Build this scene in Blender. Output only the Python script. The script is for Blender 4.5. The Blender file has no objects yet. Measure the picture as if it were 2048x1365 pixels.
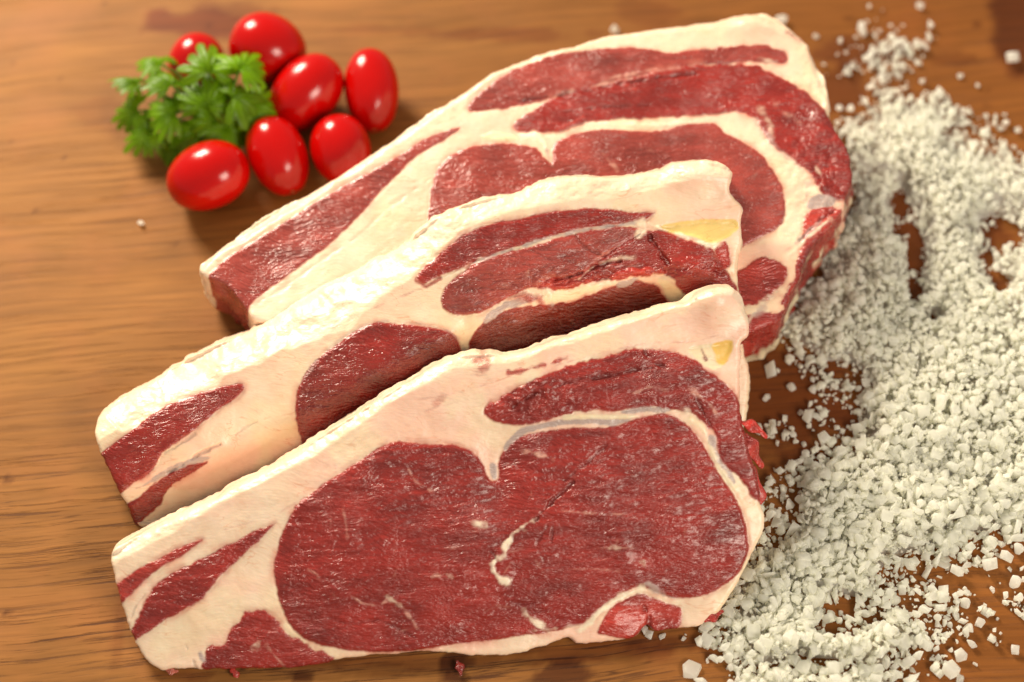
import bpy, bmesh, math, random
import numpy as np
from mathutils import Vector, Matrix, Euler, Quaternion

random.seed(7)
rng = np.random.default_rng(11)
scene = bpy.context.scene
COL = scene.collection

# ------------------------------------------------------------------ camera
TILT = math.radians(28.0)          # away from straight down
DIST = 0.80
LENS = 74.0
FPX = LENS / 36.0 * 2048.0
CAM = np.array([0.0, -DIST * math.sin(TILT), DIST * math.cos(TILT)])
FWD = np.array([0.0, math.sin(TILT), -math.cos(TILT)])
UPV = np.array([0.0, math.cos(TILT), math.sin(TILT)])
RGT = np.array([1.0, 0.0, 0.0])
cd = bpy.data.cameras.new('camera')
cd.lens = LENS
cd.sensor_width = 36.0
cd.clip_start = 0.02
cd.clip_end = 20.0
cd.dof.use_dof = True
cd.dof.focus_distance = 0.752
cd.dof.aperture_fstop = 3.9
cam = bpy.data.objects.new('camera', cd)
COL.objects.link(cam)
cam.location = CAM
cam.rotation_euler = (TILT, 0, 0)
scene.camera = cam

# ------------------------------------------------------------------ world, lamps, exposure
w = bpy.data.worlds.new('World')
scene.world = w
w.use_nodes = True
w.node_tree.nodes['Background'].inputs[0].default_value = (0.80, 0.75, 0.66, 1)
w.node_tree.nodes['Background'].inputs[1].default_value = 0.38

def area(name, loc, target, size, power, color, shape='RECTANGLE', size_y=None):
    l = bpy.data.lights.new(name, 'AREA')
    l.shape = shape
    l.size = size
    if size_y: l.size_y = size_y
    l.energy = power
    l.color = color
    o = bpy.data.objects.new(name, l)
    COL.objects.link(o)
    o.location = loc
    d = Vector(target) - Vector(loc)
    o.rotation_euler = d.to_track_quat('-Z', 'Y').to_euler()
    return o
area('key_lamp', (-0.74, 1.04, 0.80), (0.0, 0.0, 0.0), 0.42, 37.0, (1.0, 0.89, 0.71), size_y=0.46)
area('fill_lamp', (0.62, -0.72, 0.80), (0.05, 0.0, 0.0), 0.45, 10.0, (1.0, 0.89, 0.74), size_y=0.40)
scene.view_settings.view_transform = 'Standard'
scene.view_settings.look = 'None'
scene.view_settings.exposure = 0.22
scene.view_settings.gamma = 1.0
scene.cycles.max_bounces = 24
scene.cycles.diffuse_bounces = 16
scene.cycles.transmission_bounces = 16

# ------------------------------------------------------------------ helpers
def pix_dir(px, py):
    px = np.asarray(px, float); py = np.asarray(py, float)
    return (FWD + RGT * ((px - 1024.0) / FPX)[..., None] + UPV * ((682.5 - py) / FPX)[..., None])

def at_z(px, py, z=0.0):
    d = pix_dir(px, py)
    t = (z - CAM[2]) / d[..., 2]
    return CAM + d * t[..., None] if d.ndim > 1 else CAM + d * t

class Plane:
    """the plane a cut face lies on: through two points given by photo position and height, leaning back by theta"""
    def __init__(s, a, za, b, zb, theta):
        s.o = at_z(a[0], a[1], za)
        B = at_z(b[0], b[1], zb)
        s.e1 = (B - s.o) / np.linalg.norm(B - s.o)
        e2 = np.cross([0, 0, 1.0], s.e1); e2 /= np.linalg.norm(e2)
        v = e2 * math.cos(theta) + np.array([0, 0, 1.0]) * math.sin(theta)
        s.e2 = v - s.e1 * np.dot(v, s.e1); s.e2 /= np.linalg.norm(s.e2)
        s.n = np.cross(s.e1, s.e2)
    def uv(s, pts):
        pts = np.asarray(pts, float)
        d = pix_dir(pts[:, 0], pts[:, 1])
        t = np.dot(s.o - CAM, s.n) / (d @ s.n)
        p = CAM + d * t[:, None] - s.o
        return np.stack([p @ s.e1, p @ s.e2], 1)
    def xyz(s, uv, w=0.0):
        return s.o + uv[:, :1] * s.e1 + uv[:, 1:2] * s.e2 + (np.asarray(w)[:, None] if np.ndim(w) else w) * s.n

def seg_dist(P, A, B):
    """distance of points P (n,2) to the polyline segments A->B, minimum"""
    best = np.full(len(P), 1e9)
    for a, b in zip(A, B):
        ab = b - a
        L = max(ab @ ab, 1e-14)
        t = np.clip(((P - a) @ ab) / L, 0, 1)
        d = P - a - t[:, None] * ab
        best = np.minimum(best, np.einsum('ij,ij->i', d, d))
    return np.sqrt(best)

def line_dist(P, pts):
    return seg_dist(P, pts[:-1], pts[1:])

def sdf(P, poly):
    """signed distance, positive inside"""
    A = poly; B = np.roll(poly, -1, 0)
    d = seg_dist(P, A, B)
    ins = np.zeros(len(P), bool)
    x, y = P[:, 0], P[:, 1]
    for a, b in zip(A, B):
        if a[1] == b[1]: continue
        c = (a[1] > y) != (b[1] > y)
        ins ^= c & (x < (b[0] - a[0]) * (y - a[1]) / (b[1] - a[1]) + a[0])
    return np.where(ins, d, -d)

_H = np.random.default_rng(5).random((512, 512))
def vnoise(x, y, s=0):
    x = x + 37.3 * s + 1000; y = y + 91.7 * s + 1000
    xi = np.floor(x).astype(int); yi = np.floor(y).astype(int)
    fx = x - xi; fy = y - yi
    fx = fx * fx * fx * (fx * (fx * 6 - 15) + 10); fy = fy * fy * fy * (fy * (fy * 6 - 15) + 10)
    g = lambda a, b: _H[(xi + a) % 512, (yi + b) % 512]
    return (g(0, 0) * (1 - fx) + g(1, 0) * fx) * (1 - fy) + (g(0, 1) * (1 - fx) + g(1, 1) * fx) * fy - 0.5
def fbm(x, y, s=0, o=4, r=0.55):
    v = 0; a = 1
    for k in range(o):
        v = v + a * vnoise(x * 2 ** k, y * 2 ** k, s + k * 3); a *= r
    return v * 1.3
def sm(x, a, b):
    t = np.clip((x - a) / (b - a), 0, 1)
    return t * t * (3 - 2 * t)
def smooth_poly(pts, it=2, closed=True):
    """corner cutting, so that a traced outline is round"""
    P = np.asarray(pts, float)
    for _ in range(it):
        if closed:
            Q = np.roll(P, -1, 0)
            P = np.stack([P * .8 + Q * .2, P * .2 + Q * .8], 1).reshape(-1, 2)
        else:
            Q = P[1:]; R = P[:-1]
            M = np.stack([R * .8 + Q * .2, R * .2 + Q * .8], 1).reshape(-1, 2)
            P = np.vstack([P[:1], M, P[-1:]])
    return P
def lin(r, g, b):
    f = lambda c: (c / 255 / 12.92) if c / 255 <= 0.04045 else ((c / 255 + 0.055) / 1.055) ** 2.4
    return np.array([f(r), f(g), f(b)])

def mesh_np(name, V, F4, mat, parent=None, col=None, smooth=True, normals=None, attrs=None):
    """quads or tris (n,k) to a mesh object"""
    me = bpy.data.meshes.new(name)
    k = F4.shape[1]
    me.vertices.add(len(V)); me.vertices.foreach_set('co', V.astype(np.float32).ravel())
    me.loops.add(len(F4) * k); me.loops.foreach_set('vertex_index', F4.astype(np.int32).ravel())
    me.polygons.add(len(F4))
    me.polygons.foreach_set('loop_start', np.arange(0, len(F4) * k, k, dtype=np.int32))
    me.polygons.foreach_set('loop_total', np.full(len(F4), k, dtype=np.int32))
    me.update(calc_edges=True)
    if col is not None:
        a = me.color_attributes.new('col', 'FLOAT_COLOR', 'POINT')
        a.data.foreach_set('color', col.astype(np.float32).ravel())
    if attrs:
        for k2, v in attrs.items():
            a = me.attributes.new(k2, 'FLOAT', 'POINT'); a.data.foreach_set('value', v.astype(np.float32))
    me.polygons.foreach_set('use_smooth', np.full(len(F4), smooth))
    if normals is not None:
        me.normals_split_custom_set_from_vertices(normals.tolist())
    me.materials.append(mat)
    o = bpy.data.objects.new(name, me)
    COL.objects.link(o)
    if parent: o.parent = parent
    return o

def tag(o, label=None, cat=None, group=None, kind=None):
    if label: o['label'] = label
    if cat: o['category'] = cat
    if group: o['group'] = group
    if kind: o['kind'] = kind
    return o
def thing(name, label, cat, loc, group=None):
    o = bpy.data.objects.new(name, None); COL.objects.link(o)
    o.location = loc; o.empty_display_size = 0.01
    return tag(o, label, cat, group)

# ------------------------------------------------------------------ material helpers
class NT:
    def __init__(s, name):
        s.m = bpy.data.materials.new(name); s.m.use_nodes = True
        s.t = s.m.node_tree; s.b = s.t.nodes['Principled BSDF']; s.out = s.t.nodes['Material Output']
    def n(s, typ, **kw):
        nd = s.t.nodes.new(typ)
        for k, v in kw.items():
            if k.startswith('i_'):
                key = k[2:]
                key = int(key) if key.isdigit() else key.replace('_', ' ')
                nd.inputs[key].default_value = v
            else: setattr(nd, k, v)
        return nd
    def l(s, a, b): s.t.links.new(a, b)
    def math(s, op, a, b=None, clamp=False):
        nd = s.n('ShaderNodeMath', operation=op, use_clamp=clamp)
        for i, v in enumerate((a, b)):
            if v is None: continue
            if isinstance(v, (int, float)): nd.inputs[i].default_value = v
            else: s.l(v, nd.inputs[i])
        return nd.outputs[0]
    def mixc(s, f, a, b, blend='MIX'):
        nd = s.n('ShaderNodeMix', data_type='RGBA', blend_type=blend)
        for i, v in ((0, f), (6, a), (7, b)):
            if isinstance(v, (int, float)): nd.inputs[i].default_value = v
            elif isinstance(v, tuple): nd.inputs[i].default_value = (*v, 1)
            else: s.l(v, nd.inputs[i])
        return nd.outputs[2]
    def ramp(s, f, stops):
        nd = s.n('ShaderNodeValToRGB'); e = nd.color_ramp.elements
        while len(e) < len(stops): e.new(0.5)
        for k, (p, c) in enumerate(stops):
            e[k].position = p; e[k].color = (*c, 1) if isinstance(c, tuple) else (c, c, c, 1)
        s.l(f, nd.inputs[0]); return nd.outputs[0]
    def noise(s, vec, scale, detail=4, rough=0.55, dist=0.0):
        nd = s.n('ShaderNodeTexNoise', i_Scale=scale, i_Detail=detail, i_Roughness=rough, i_Distortion=dist)
        s.l(vec, nd.inputs['Vector']); return nd.outputs['Fac']
    def mapping(s, vec, scale=(1, 1, 1), rot=(0, 0, 0)):
        nd = s.n('ShaderNodeMapping'); nd.inputs['Scale'].default_value = scale; nd.inputs['Rotation'].default_value = rot
        s.l(vec, nd.inputs['Vector']); return nd.outputs[0]
    def bump(s, h, strength, dist, prev=None):
        nd = s.n('ShaderNodeBump', i_Strength=1.0, i_Distance=dist)
        if isinstance(strength, (int, float)): nd.inputs['Strength'].default_value = strength
        else: s.l(strength, nd.inputs['Strength'])
        s.l(h, nd.inputs['Height'])
        if prev: s.l(prev, nd.inputs['Normal'])
        return nd.outputs[0]

def meat_material():
    t = NT('raw_beef')
    tc = t.n('ShaderNodeTexCoord').outputs['Object']
    at = t.n('ShaderNodeAttribute', attribute_name='col')
    col, lean = at.outputs['Color'], at.outputs['Alpha']
    # fibre grain: stretched along the muscle, bent by a slow warp
    warp = t.n('ShaderNodeTexNoise', i_Scale=28.0, i_Detail=2.0); t.l(tc, warp.inputs['Vector'])
    wv = t.n('ShaderNodeVectorMath', operation='SCALE'); t.l(warp.outputs['Color'], wv.inputs[0]); wv.inputs['Scale'].default_value = 0.022
    av = t.n('ShaderNodeVectorMath', operation='ADD'); t.l(tc, av.inputs[0]); t.l(wv.outputs[0], av.inputs[1])
    fib = t.noise(t.mapping(av.outputs[0], (0.22, 1, 1), (0, 0, 0.12)), 1250, 2, 0.5)
    grain = t.noise(tc, 620, 4, 0.6)
    lump = t.noise(tc, 150, 3, 0.55)
    c2 = t.mixc(t.math('MULTIPLY', lean, 0.42), col, t.mixc(fib, (0.80, 0.74, 0.74), (1.18, 1.22, 1.22)), 'MULTIPLY')
    fatn = t.noise(tc, 90, 4, 0.6)
    fv = t.mixc(t.ramp(fatn, [(0.35, 0.0), (0.7, 1.0)]), (0.95, 0.90, 0.85), (1.02, 1.04, 1.05))
    ln1 = t.noise(t.mapping(av.outputs[0], (0.12, 1, 1), (0, 0, -0.35)), 210, 3, 0.5)
    line = t.math('ABSOLUTE', t.math('SUBTRACT', ln1, 0.5))
    lm = t.math('MULTIPLY', t.ramp(line, [(0.0, 1.0), (0.012, 0.0)]), t.ramp(t.noise(tc, 60, 2), [(0.45, 0.0), (0.58, 0.75)]))
    fv = t.mixc(lm, fv, (0.85, 0.60, 0.48))
    c3 = t.mixc(t.math('SUBTRACT', 1.0, lean, True), c2, t.mixc(1.0, c2, fv, 'MULTIPLY'))
    t.l(c3, t.b.inputs['Base Color'])
    rn = t.ramp(t.noise(tc, 240, 3), [(0.3, 0.20), (0.75, 0.33)])
    t.l(t.math('ADD', rn, t.math('MULTIPLY', t.math('SUBTRACT', 1.0, lean, True), 0.12)), t.b.inputs['Roughness'])
    t.b.inputs['Specular IOR Level'].default_value = 0.55
    t.l(t.math('MULTIPLY', lean, 0.28), t.b.inputs['Coat Weight'])
    t.b.inputs['Coat Roughness'].default_value = 0.16
    t.b.inputs['Subsurface Weight'].default_value = 0.15
    t.b.inputs['Subsurface Radius'].default_value = (1.0, 0.42, 0.25)
    t.b.inputs['Subsurface Scale'].default_value = 0.0022
    h = t.math('ADD', t.math('MULTIPLY', fib, 1.0), t.math('MULTIPLY', grain, 0.22))
    st = t.math('ADD', t.math('MULTIPLY', lean, 0.62), 0.12, True)
    b1 = t.bump(lump, t.math('ADD', t.math('MULTIPLY', lean, 0.12), 0.15), 0.0016)
    b2 = t.bump(h, st, 0.0014, b1)
    t.l(b2, t.b.inputs['Normal'])
    return t.m
M_MEAT = meat_material()

def wood_material():
    t = NT('worn_wooden_board')
    tc = t.n('ShaderNodeTexCoord').outputs['Object']
    at = t.n('ShaderNodeAttribute', attribute_name='col')
    rot = t.mapping(tc, (1, 1, 1), (0, 0, math.radians(-5)))
    warp = t.n('ShaderNodeTexNoise', i_Scale=6.0, i_Detail=2.0); t.l(rot, warp.inputs['Vector'])
    wv = t.n('ShaderNodeVectorMath', operation='MULTIPLY'); t.l(warp.outputs['Color'], wv.inputs[0]); wv.inputs[1].default_value = (0.0, 0.022, 0.0)
    av = t.n('ShaderNodeVectorMath', operation='ADD'); t.l(rot, av.inputs[0]); t.l(wv.outputs[0], av.inputs[1])
    v = av.outputs[0]
    broad = t.noise(t.mapping(v, (0.18, 1, 1)), 26, 5, 0.6)
    fine = t.noise(t.mapping(v, (0.05, 1, 1)), 420, 3, 0.6)
    pore = t.noise(t.mapping(v, (0.030, 1, 1)), 600, 8, 0.72)
    gate = t.noise(t.mapping(v, (0.3, 1, 1)), 30, 3)
    blotch = t.noise(tc, 22, 4, 0.6)
    base = t.ramp(broad, [(0.25, (0.20, 0.080, 0.017)), (0.48, (0.278, 0.115, 0.028)), (0.75, (0.338, 0.151, 0.041))])
    base = t.mixc(0.35, base, t.ramp(fine, [(0.32, (0.42, 0.38, 0.32)), (0.66, (1.25, 1.22, 1.2))]), 'MULTIPLY')
    base = t.mixc(t.ramp(blotch, [(0.5, 0.0), (0.75, 0.5)]), base, (0.36, 0.13, 0.04))
    pm = t.math('MULTIPLY', t.ramp(pore, [(0.535, 0.0), (0.59, 1.0)]), t.ramp(gate, [(0.38, 0.2), (0.55, 1.0)]))
    pm = t.math('MULTIPLY', pm, at.outputs['Alpha'])
    base = t.mixc(t.math('MULTIPLY', pm, 0.85), base, (0.075, 0.026, 0.010))
    ln = t.noise(t.mapping(v, (0.022, 1, 1)), 240, 3, 0.5)
    ll = t.ramp(t.math('ABSOLUTE', t.math('SUBTRACT', ln, 0.52)), [(0.0, 1.0), (0.008, 0.0)])
    lm = t.math('MULTIPLY', ll, t.ramp(t.noise(t.mapping(v, (0.12, 1, 1)), 55, 2), [(0.46, 0.0), (0.60, 0.9)]))
    base = t.mixc(t.math('MULTIPLY', lm, at.outputs['Alpha']), base, (0.05, 0.018, 0.008))
    base = t.mixc(1.0, base, at.outputs['Color'], 'MULTIPLY')
    t.l(base, t.b.inputs['Base Color'])
    t.l(t.ramp(broad, [(0.3, 0.5), (0.7, 0.64)]), t.b.inputs['Roughness'])
    t.b.inputs['Specular IOR Level'].default_value = 0.17
    h = t.math('SUBTRACT', t.math('MULTIPLY', fine, 0.3), pm)
    t.l(t.bump(h, 0.45, 0.0004), t.b.inputs['Normal'])
    return t.m
M_WOOD = wood_material()

def salt_material():
    t = NT('coarse_salt')
    tc = t.n('ShaderNodeTexCoord').outputs['Object']
    at = t.n('ShaderNodeAttribute', attribute_name='col')
    t.b.inputs['Base Color'].default_value = (0.90, 0.92, 0.84, 1)
    n1 = t.noise(tc, 500, 3)
    c = t.mixc(n1, (0.99, 0.985, 0.925), (1.0, 1.0, 0.96))
    t.l(c, t.b.inputs['Base Color'])
    t.b.inputs['Roughness'].default_value = 0.34
    t.b.inputs['IOR'].default_value = 1.42
    t.b.inputs['Transmission Weight'].default_value = 0.45
    t.b.inputs['Subsurface Weight'].default_value = 0.0
    t.b.inputs['Subsurface Radius'].default_value = (1.0, .95, .75)
    t.b.inputs['Subsurface Scale'].default_value = 0.0022
    t.l(t.bump(t.noise(tc, 900, 3), 0.35, 0.0005), t.b.inputs['Normal'])
    tr = t.n('ShaderNodeBsdfTranslucent'); tr.inputs[0].default_value = (1.0, 0.995, 0.935, 1)
    mx = t.n('ShaderNodeMixShader'); mx.inputs[0].default_value = 0.58
    t.l(t.b.outputs[0], mx.inputs[1]); t.l(tr.outputs[0], mx.inputs[2]); t.l(mx.outputs[0], t.out.inputs[0])
    return t.m
M_SALT = salt_material()

def tomato_material():
    t = NT('tomato_skin')
    tc = t.n('ShaderNodeTexCoord').outputs['Object']
    n1 = t.noise(tc, 45, 3)
    c = t.mixc(n1, (0.38, 0.0008, 0.0003), (0.50, 0.002, 0.001))
    t.l(c, t.b.inputs['Base Color'])
    t.b.inputs['Roughness'].default_value = 0.18
    t.b.inputs['Specular IOR Level'].default_value = 0.36
    t.b.inputs['Subsurface Weight'].default_value = 0.05
    t.b.inputs['Subsurface Radius'].default_value = (1.0, 0.15, 0.08)
    t.b.inputs['Subsurface Scale'].default_value = 0.003
    t.l(t.bump(t.noise(tc, 110, 2), 0.15, 0.0006), t.b.inputs['Normal'])
    return t.m
M_TOM = tomato_material()

def leaf_material():
    t = NT('parsley_leaf')
    tc = t.n('ShaderNodeTexCoord').outputs['Object']
    at = t.n('ShaderNodeAttribute', attribute_name='col')
    n1 = t.noise(tc, 160, 3)
    c = t.mixc(0.6, at.outputs['Color'], t.mixc(n1, (0.6, 0.65, 0.5), (1.35, 1.3, 1.3)), 'MULTIPLY')
    t.l(c, t.b.inputs['Base Color'])
    t.b.inputs['Roughness'].default_value = 0.36
    t.b.inputs['Specular IOR Level'].default_value = 0.3
    t.l(t.bump(t.noise(tc, 420, 3), 0.4, 0.0006), t.b.inputs['Normal'])
    tr = t.n('ShaderNodeBsdfTranslucent')
    t.l(t.mixc(1.0, c, (1.5, 1.5, 0.7), 'MULTIPLY'), tr.inputs[0])
    mx = t.n('ShaderNodeMixShader'); mx.inputs[0].default_value = 0.42
    t.l(t.b.outputs[0], mx.inputs[1]); t.l(tr.outputs[0], mx.inputs[2]); t.l(mx.outputs[0], t.out.inputs[0])
    return t.m
M_LEAF = leaf_material()

# ------------------------------------------------------------------ the board everything lies on
def build_board():
    nx, ny = 460, 400
    xs = np.linspace(-0.42, 0.42, nx); ys = np.linspace(-0.34, 0.42, ny)
    X, Y = np.meshgrid(xs, ys); P = np.stack([X.ravel(), Y.ravel()], 1)
    col = np.ones((len(P), 3))
    def stain_or_shadow(px, py, rx, ry, c, a, seed, rag=0.5):
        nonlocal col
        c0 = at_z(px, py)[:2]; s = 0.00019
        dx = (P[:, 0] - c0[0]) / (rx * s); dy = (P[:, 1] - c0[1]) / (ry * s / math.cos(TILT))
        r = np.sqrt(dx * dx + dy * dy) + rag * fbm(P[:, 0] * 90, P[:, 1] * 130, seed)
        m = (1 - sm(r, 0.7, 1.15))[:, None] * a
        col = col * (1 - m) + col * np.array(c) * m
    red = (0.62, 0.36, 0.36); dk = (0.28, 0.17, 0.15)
    stain_or_shadow(400, 45, 130, 32, red, .95, 1); stain_or_shadow(470, 20, 90, 22, red, .5, 2)
    stain_or_shadow(1010, 70, 170, 14, red, .5, 3); stain_or_shadow(760, 60, 120, 12, red, .3, 31)
    stain_or_shadow(1290, 25, 60, 40, (0.6, .45, .4), .45, 4)
    stain_or_shadow(1700, 110, 110, 36, (.5, .33, .36), .7, 5); stain_or_shadow(1690, 190, 60, 60, (.5, .32, .26), .7, 6)
    stain_or_shadow(2035, 50, 62, 120, (.38, .26, .2), .95, 7, .3); stain_or_shadow(1900, 120, 70, 18, (.6, .5, .45), .7, 8)
    stain_or_shadow(1560, 790, 140, 130, (.52, .34, .24), .9, 9); stain_or_shadow(1850, 500, 160, 300, (.55, .38, .3), .9, 10)  # first patch: shadow of the leaning steaks painted in, with reddish wet wood
    stain_or_shadow(480, 400, 60, 30, (.8, .66, .6), .5, 22); stain_or_shadow(215, 235, 80, 45, (.80, .62, .52), .45, 23)  # first patch: shadow below the tomatoes, painted into the board colour
    stain_or_shadow(600, 1353, 22, 10, dk, .9, 11); stain_or_shadow(760, 1340, 80, 14, (.5, .4, .35), .6, 12)
    stain_or_shadow(905, 1338, 26, 30, dk, .9, 13, .9); stain_or_shadow(1115, 1350, 60, 18, dk, .8, 14, .9)
    stain_or_shadow(1180, 1300, 200, 24, (.6, .42, .36), .7, 15, .6); stain_or_shadow(360, 1352, 60, 8, (.55, .4, .35), .7, 16)
    stain_or_shadow(760, 1322, 420, 12, (.55, .38, .32), .6, 17, .7); stain_or_shadow(240, 1230, 14, 90, (.7, .55, .5), .5, 18, .6); stain_or_shadow(1330, 1285, 90, 14, (.5, .34, .28), .7, 19, .6)
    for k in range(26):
        stain_or_shadow(random.uniform(-40, 900), random.uniform(0, 1365), random.uniform(3, 9), random.uniform(2, 5), dk, random.uniform(.3, .8), 40 + k)
    for k in range(9):
        stain_or_shadow(random.uniform(1500, 2048), random.uniform(0, 300), random.uniform(6, 14), random.uniform(4, 8), dk, random.uniform(.3, .7), 70 + k)
    # slow drift of tone across the board: paler at left, darker and redder to the right
    drift = sm(P[:, 0], -0.10, 0.20)[:, None]
    col = col * (1 - drift) + col * np.array([0.76, 0.62, 0.48]) * drift
    # open pored grain in the near left of the board, closed and smoother farther back
    pores = np.clip(0.22 + 0.85 * (1 - sm(P[:, 1], -0.10, 0.03)) * (1 - .6 * sm(P[:, 0], -.02, .12)) + .25 * fbm(P[:, 0] * 20, P[:, 1] * 40, 9), 0, 1)
    z = 0.00025 * fbm(P[:, 0] * 14, P[:, 1] * 40, 3)
    V = np.concatenate([P, (z - 0.0002)[:, None]], 1)
    i = np.arange(nx - 1); j = np.arange(ny - 1); I, J = np.meshgrid(i, j)
    a = (J * nx + I).ravel()
    F = np.stack([a, a + 1, a + 1 + nx, a + nx], 1)
    # thickness: skirt and underside
    n0 = len(V)
    ring = list(range(nx)) + [k * nx + nx - 1 for k in range(1, ny)] + [(ny - 1) * nx + k for k in range(nx - 2, -1, -1)] + [k * nx for k in range(ny - 2, 0, -1)]
    low = V[ring].copy(); low[:, 2] = -0.03
    V = np.vstack([V, low]); col = np.vstack([col, col[ring]]); pores = np.append(pores, pores[ring])
    m = len(ring)
    SF = np.array([[ring[k], n0 + k, n0 + (k + 1) % m, ring[(k + 1) % m]] for k in range(m)])
    F = np.vstack([F, SF])
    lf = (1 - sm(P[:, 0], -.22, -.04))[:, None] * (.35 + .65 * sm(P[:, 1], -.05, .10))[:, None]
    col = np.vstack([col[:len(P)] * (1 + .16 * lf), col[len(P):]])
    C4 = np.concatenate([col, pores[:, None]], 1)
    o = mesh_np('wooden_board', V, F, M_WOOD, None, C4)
    tag(o, 'warm brown wooden board with dark grain streaks and stains', None, None, 'structure')
build_board()

# ------------------------------------------------------------------ steaks
C_FAT = np.array([0.85, 0.65, 0.48]); C_PINK = np.array([0.88, 0.57, 0.43]); C_WHITE = np.array([0.88, 0.76, 0.58])
C_YEL = np.array([0.80, 0.58, 0.20]); C_SIL = np.array([0.46, 0.345, 0.31]); C_LEAN = np.array([0.275, 0.020, 0.014])
C_BRIGHT = np.array([0.40, 0.038, 0.026]); C_DARK = np.array([0.22, 0.026, 0.015]); C_PALE = np.array([0.31, 0.048, 0.036])
C_CREAM = np.array([0.83, 0.68, 0.46])
C_VEIN = np.array([0.62, 0.32, 0.25])
KIND = {'amber': (np.array([0.80, 0.50, 0.12]), 0.0), 'lean': (C_LEAN, 1.0), 'wine': (np.array([.225, .016, .011]), 1.0), 'bright': (C_BRIGHT, 1.0), 'dark': (C_DARK, 1.0), 'pale': (C_PALE, .9), 'fat': (C_FAT, 0.0), 'pink': (C_PINK, 0),
        'white': (C_WHITE, 0.05), 'yellow': (C_YEL, 0.0), 'silver': (C_SIL, 0.3), 'vein': (C_VEIN, .5), 'cream': (C_CREAM, 0)}

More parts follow.
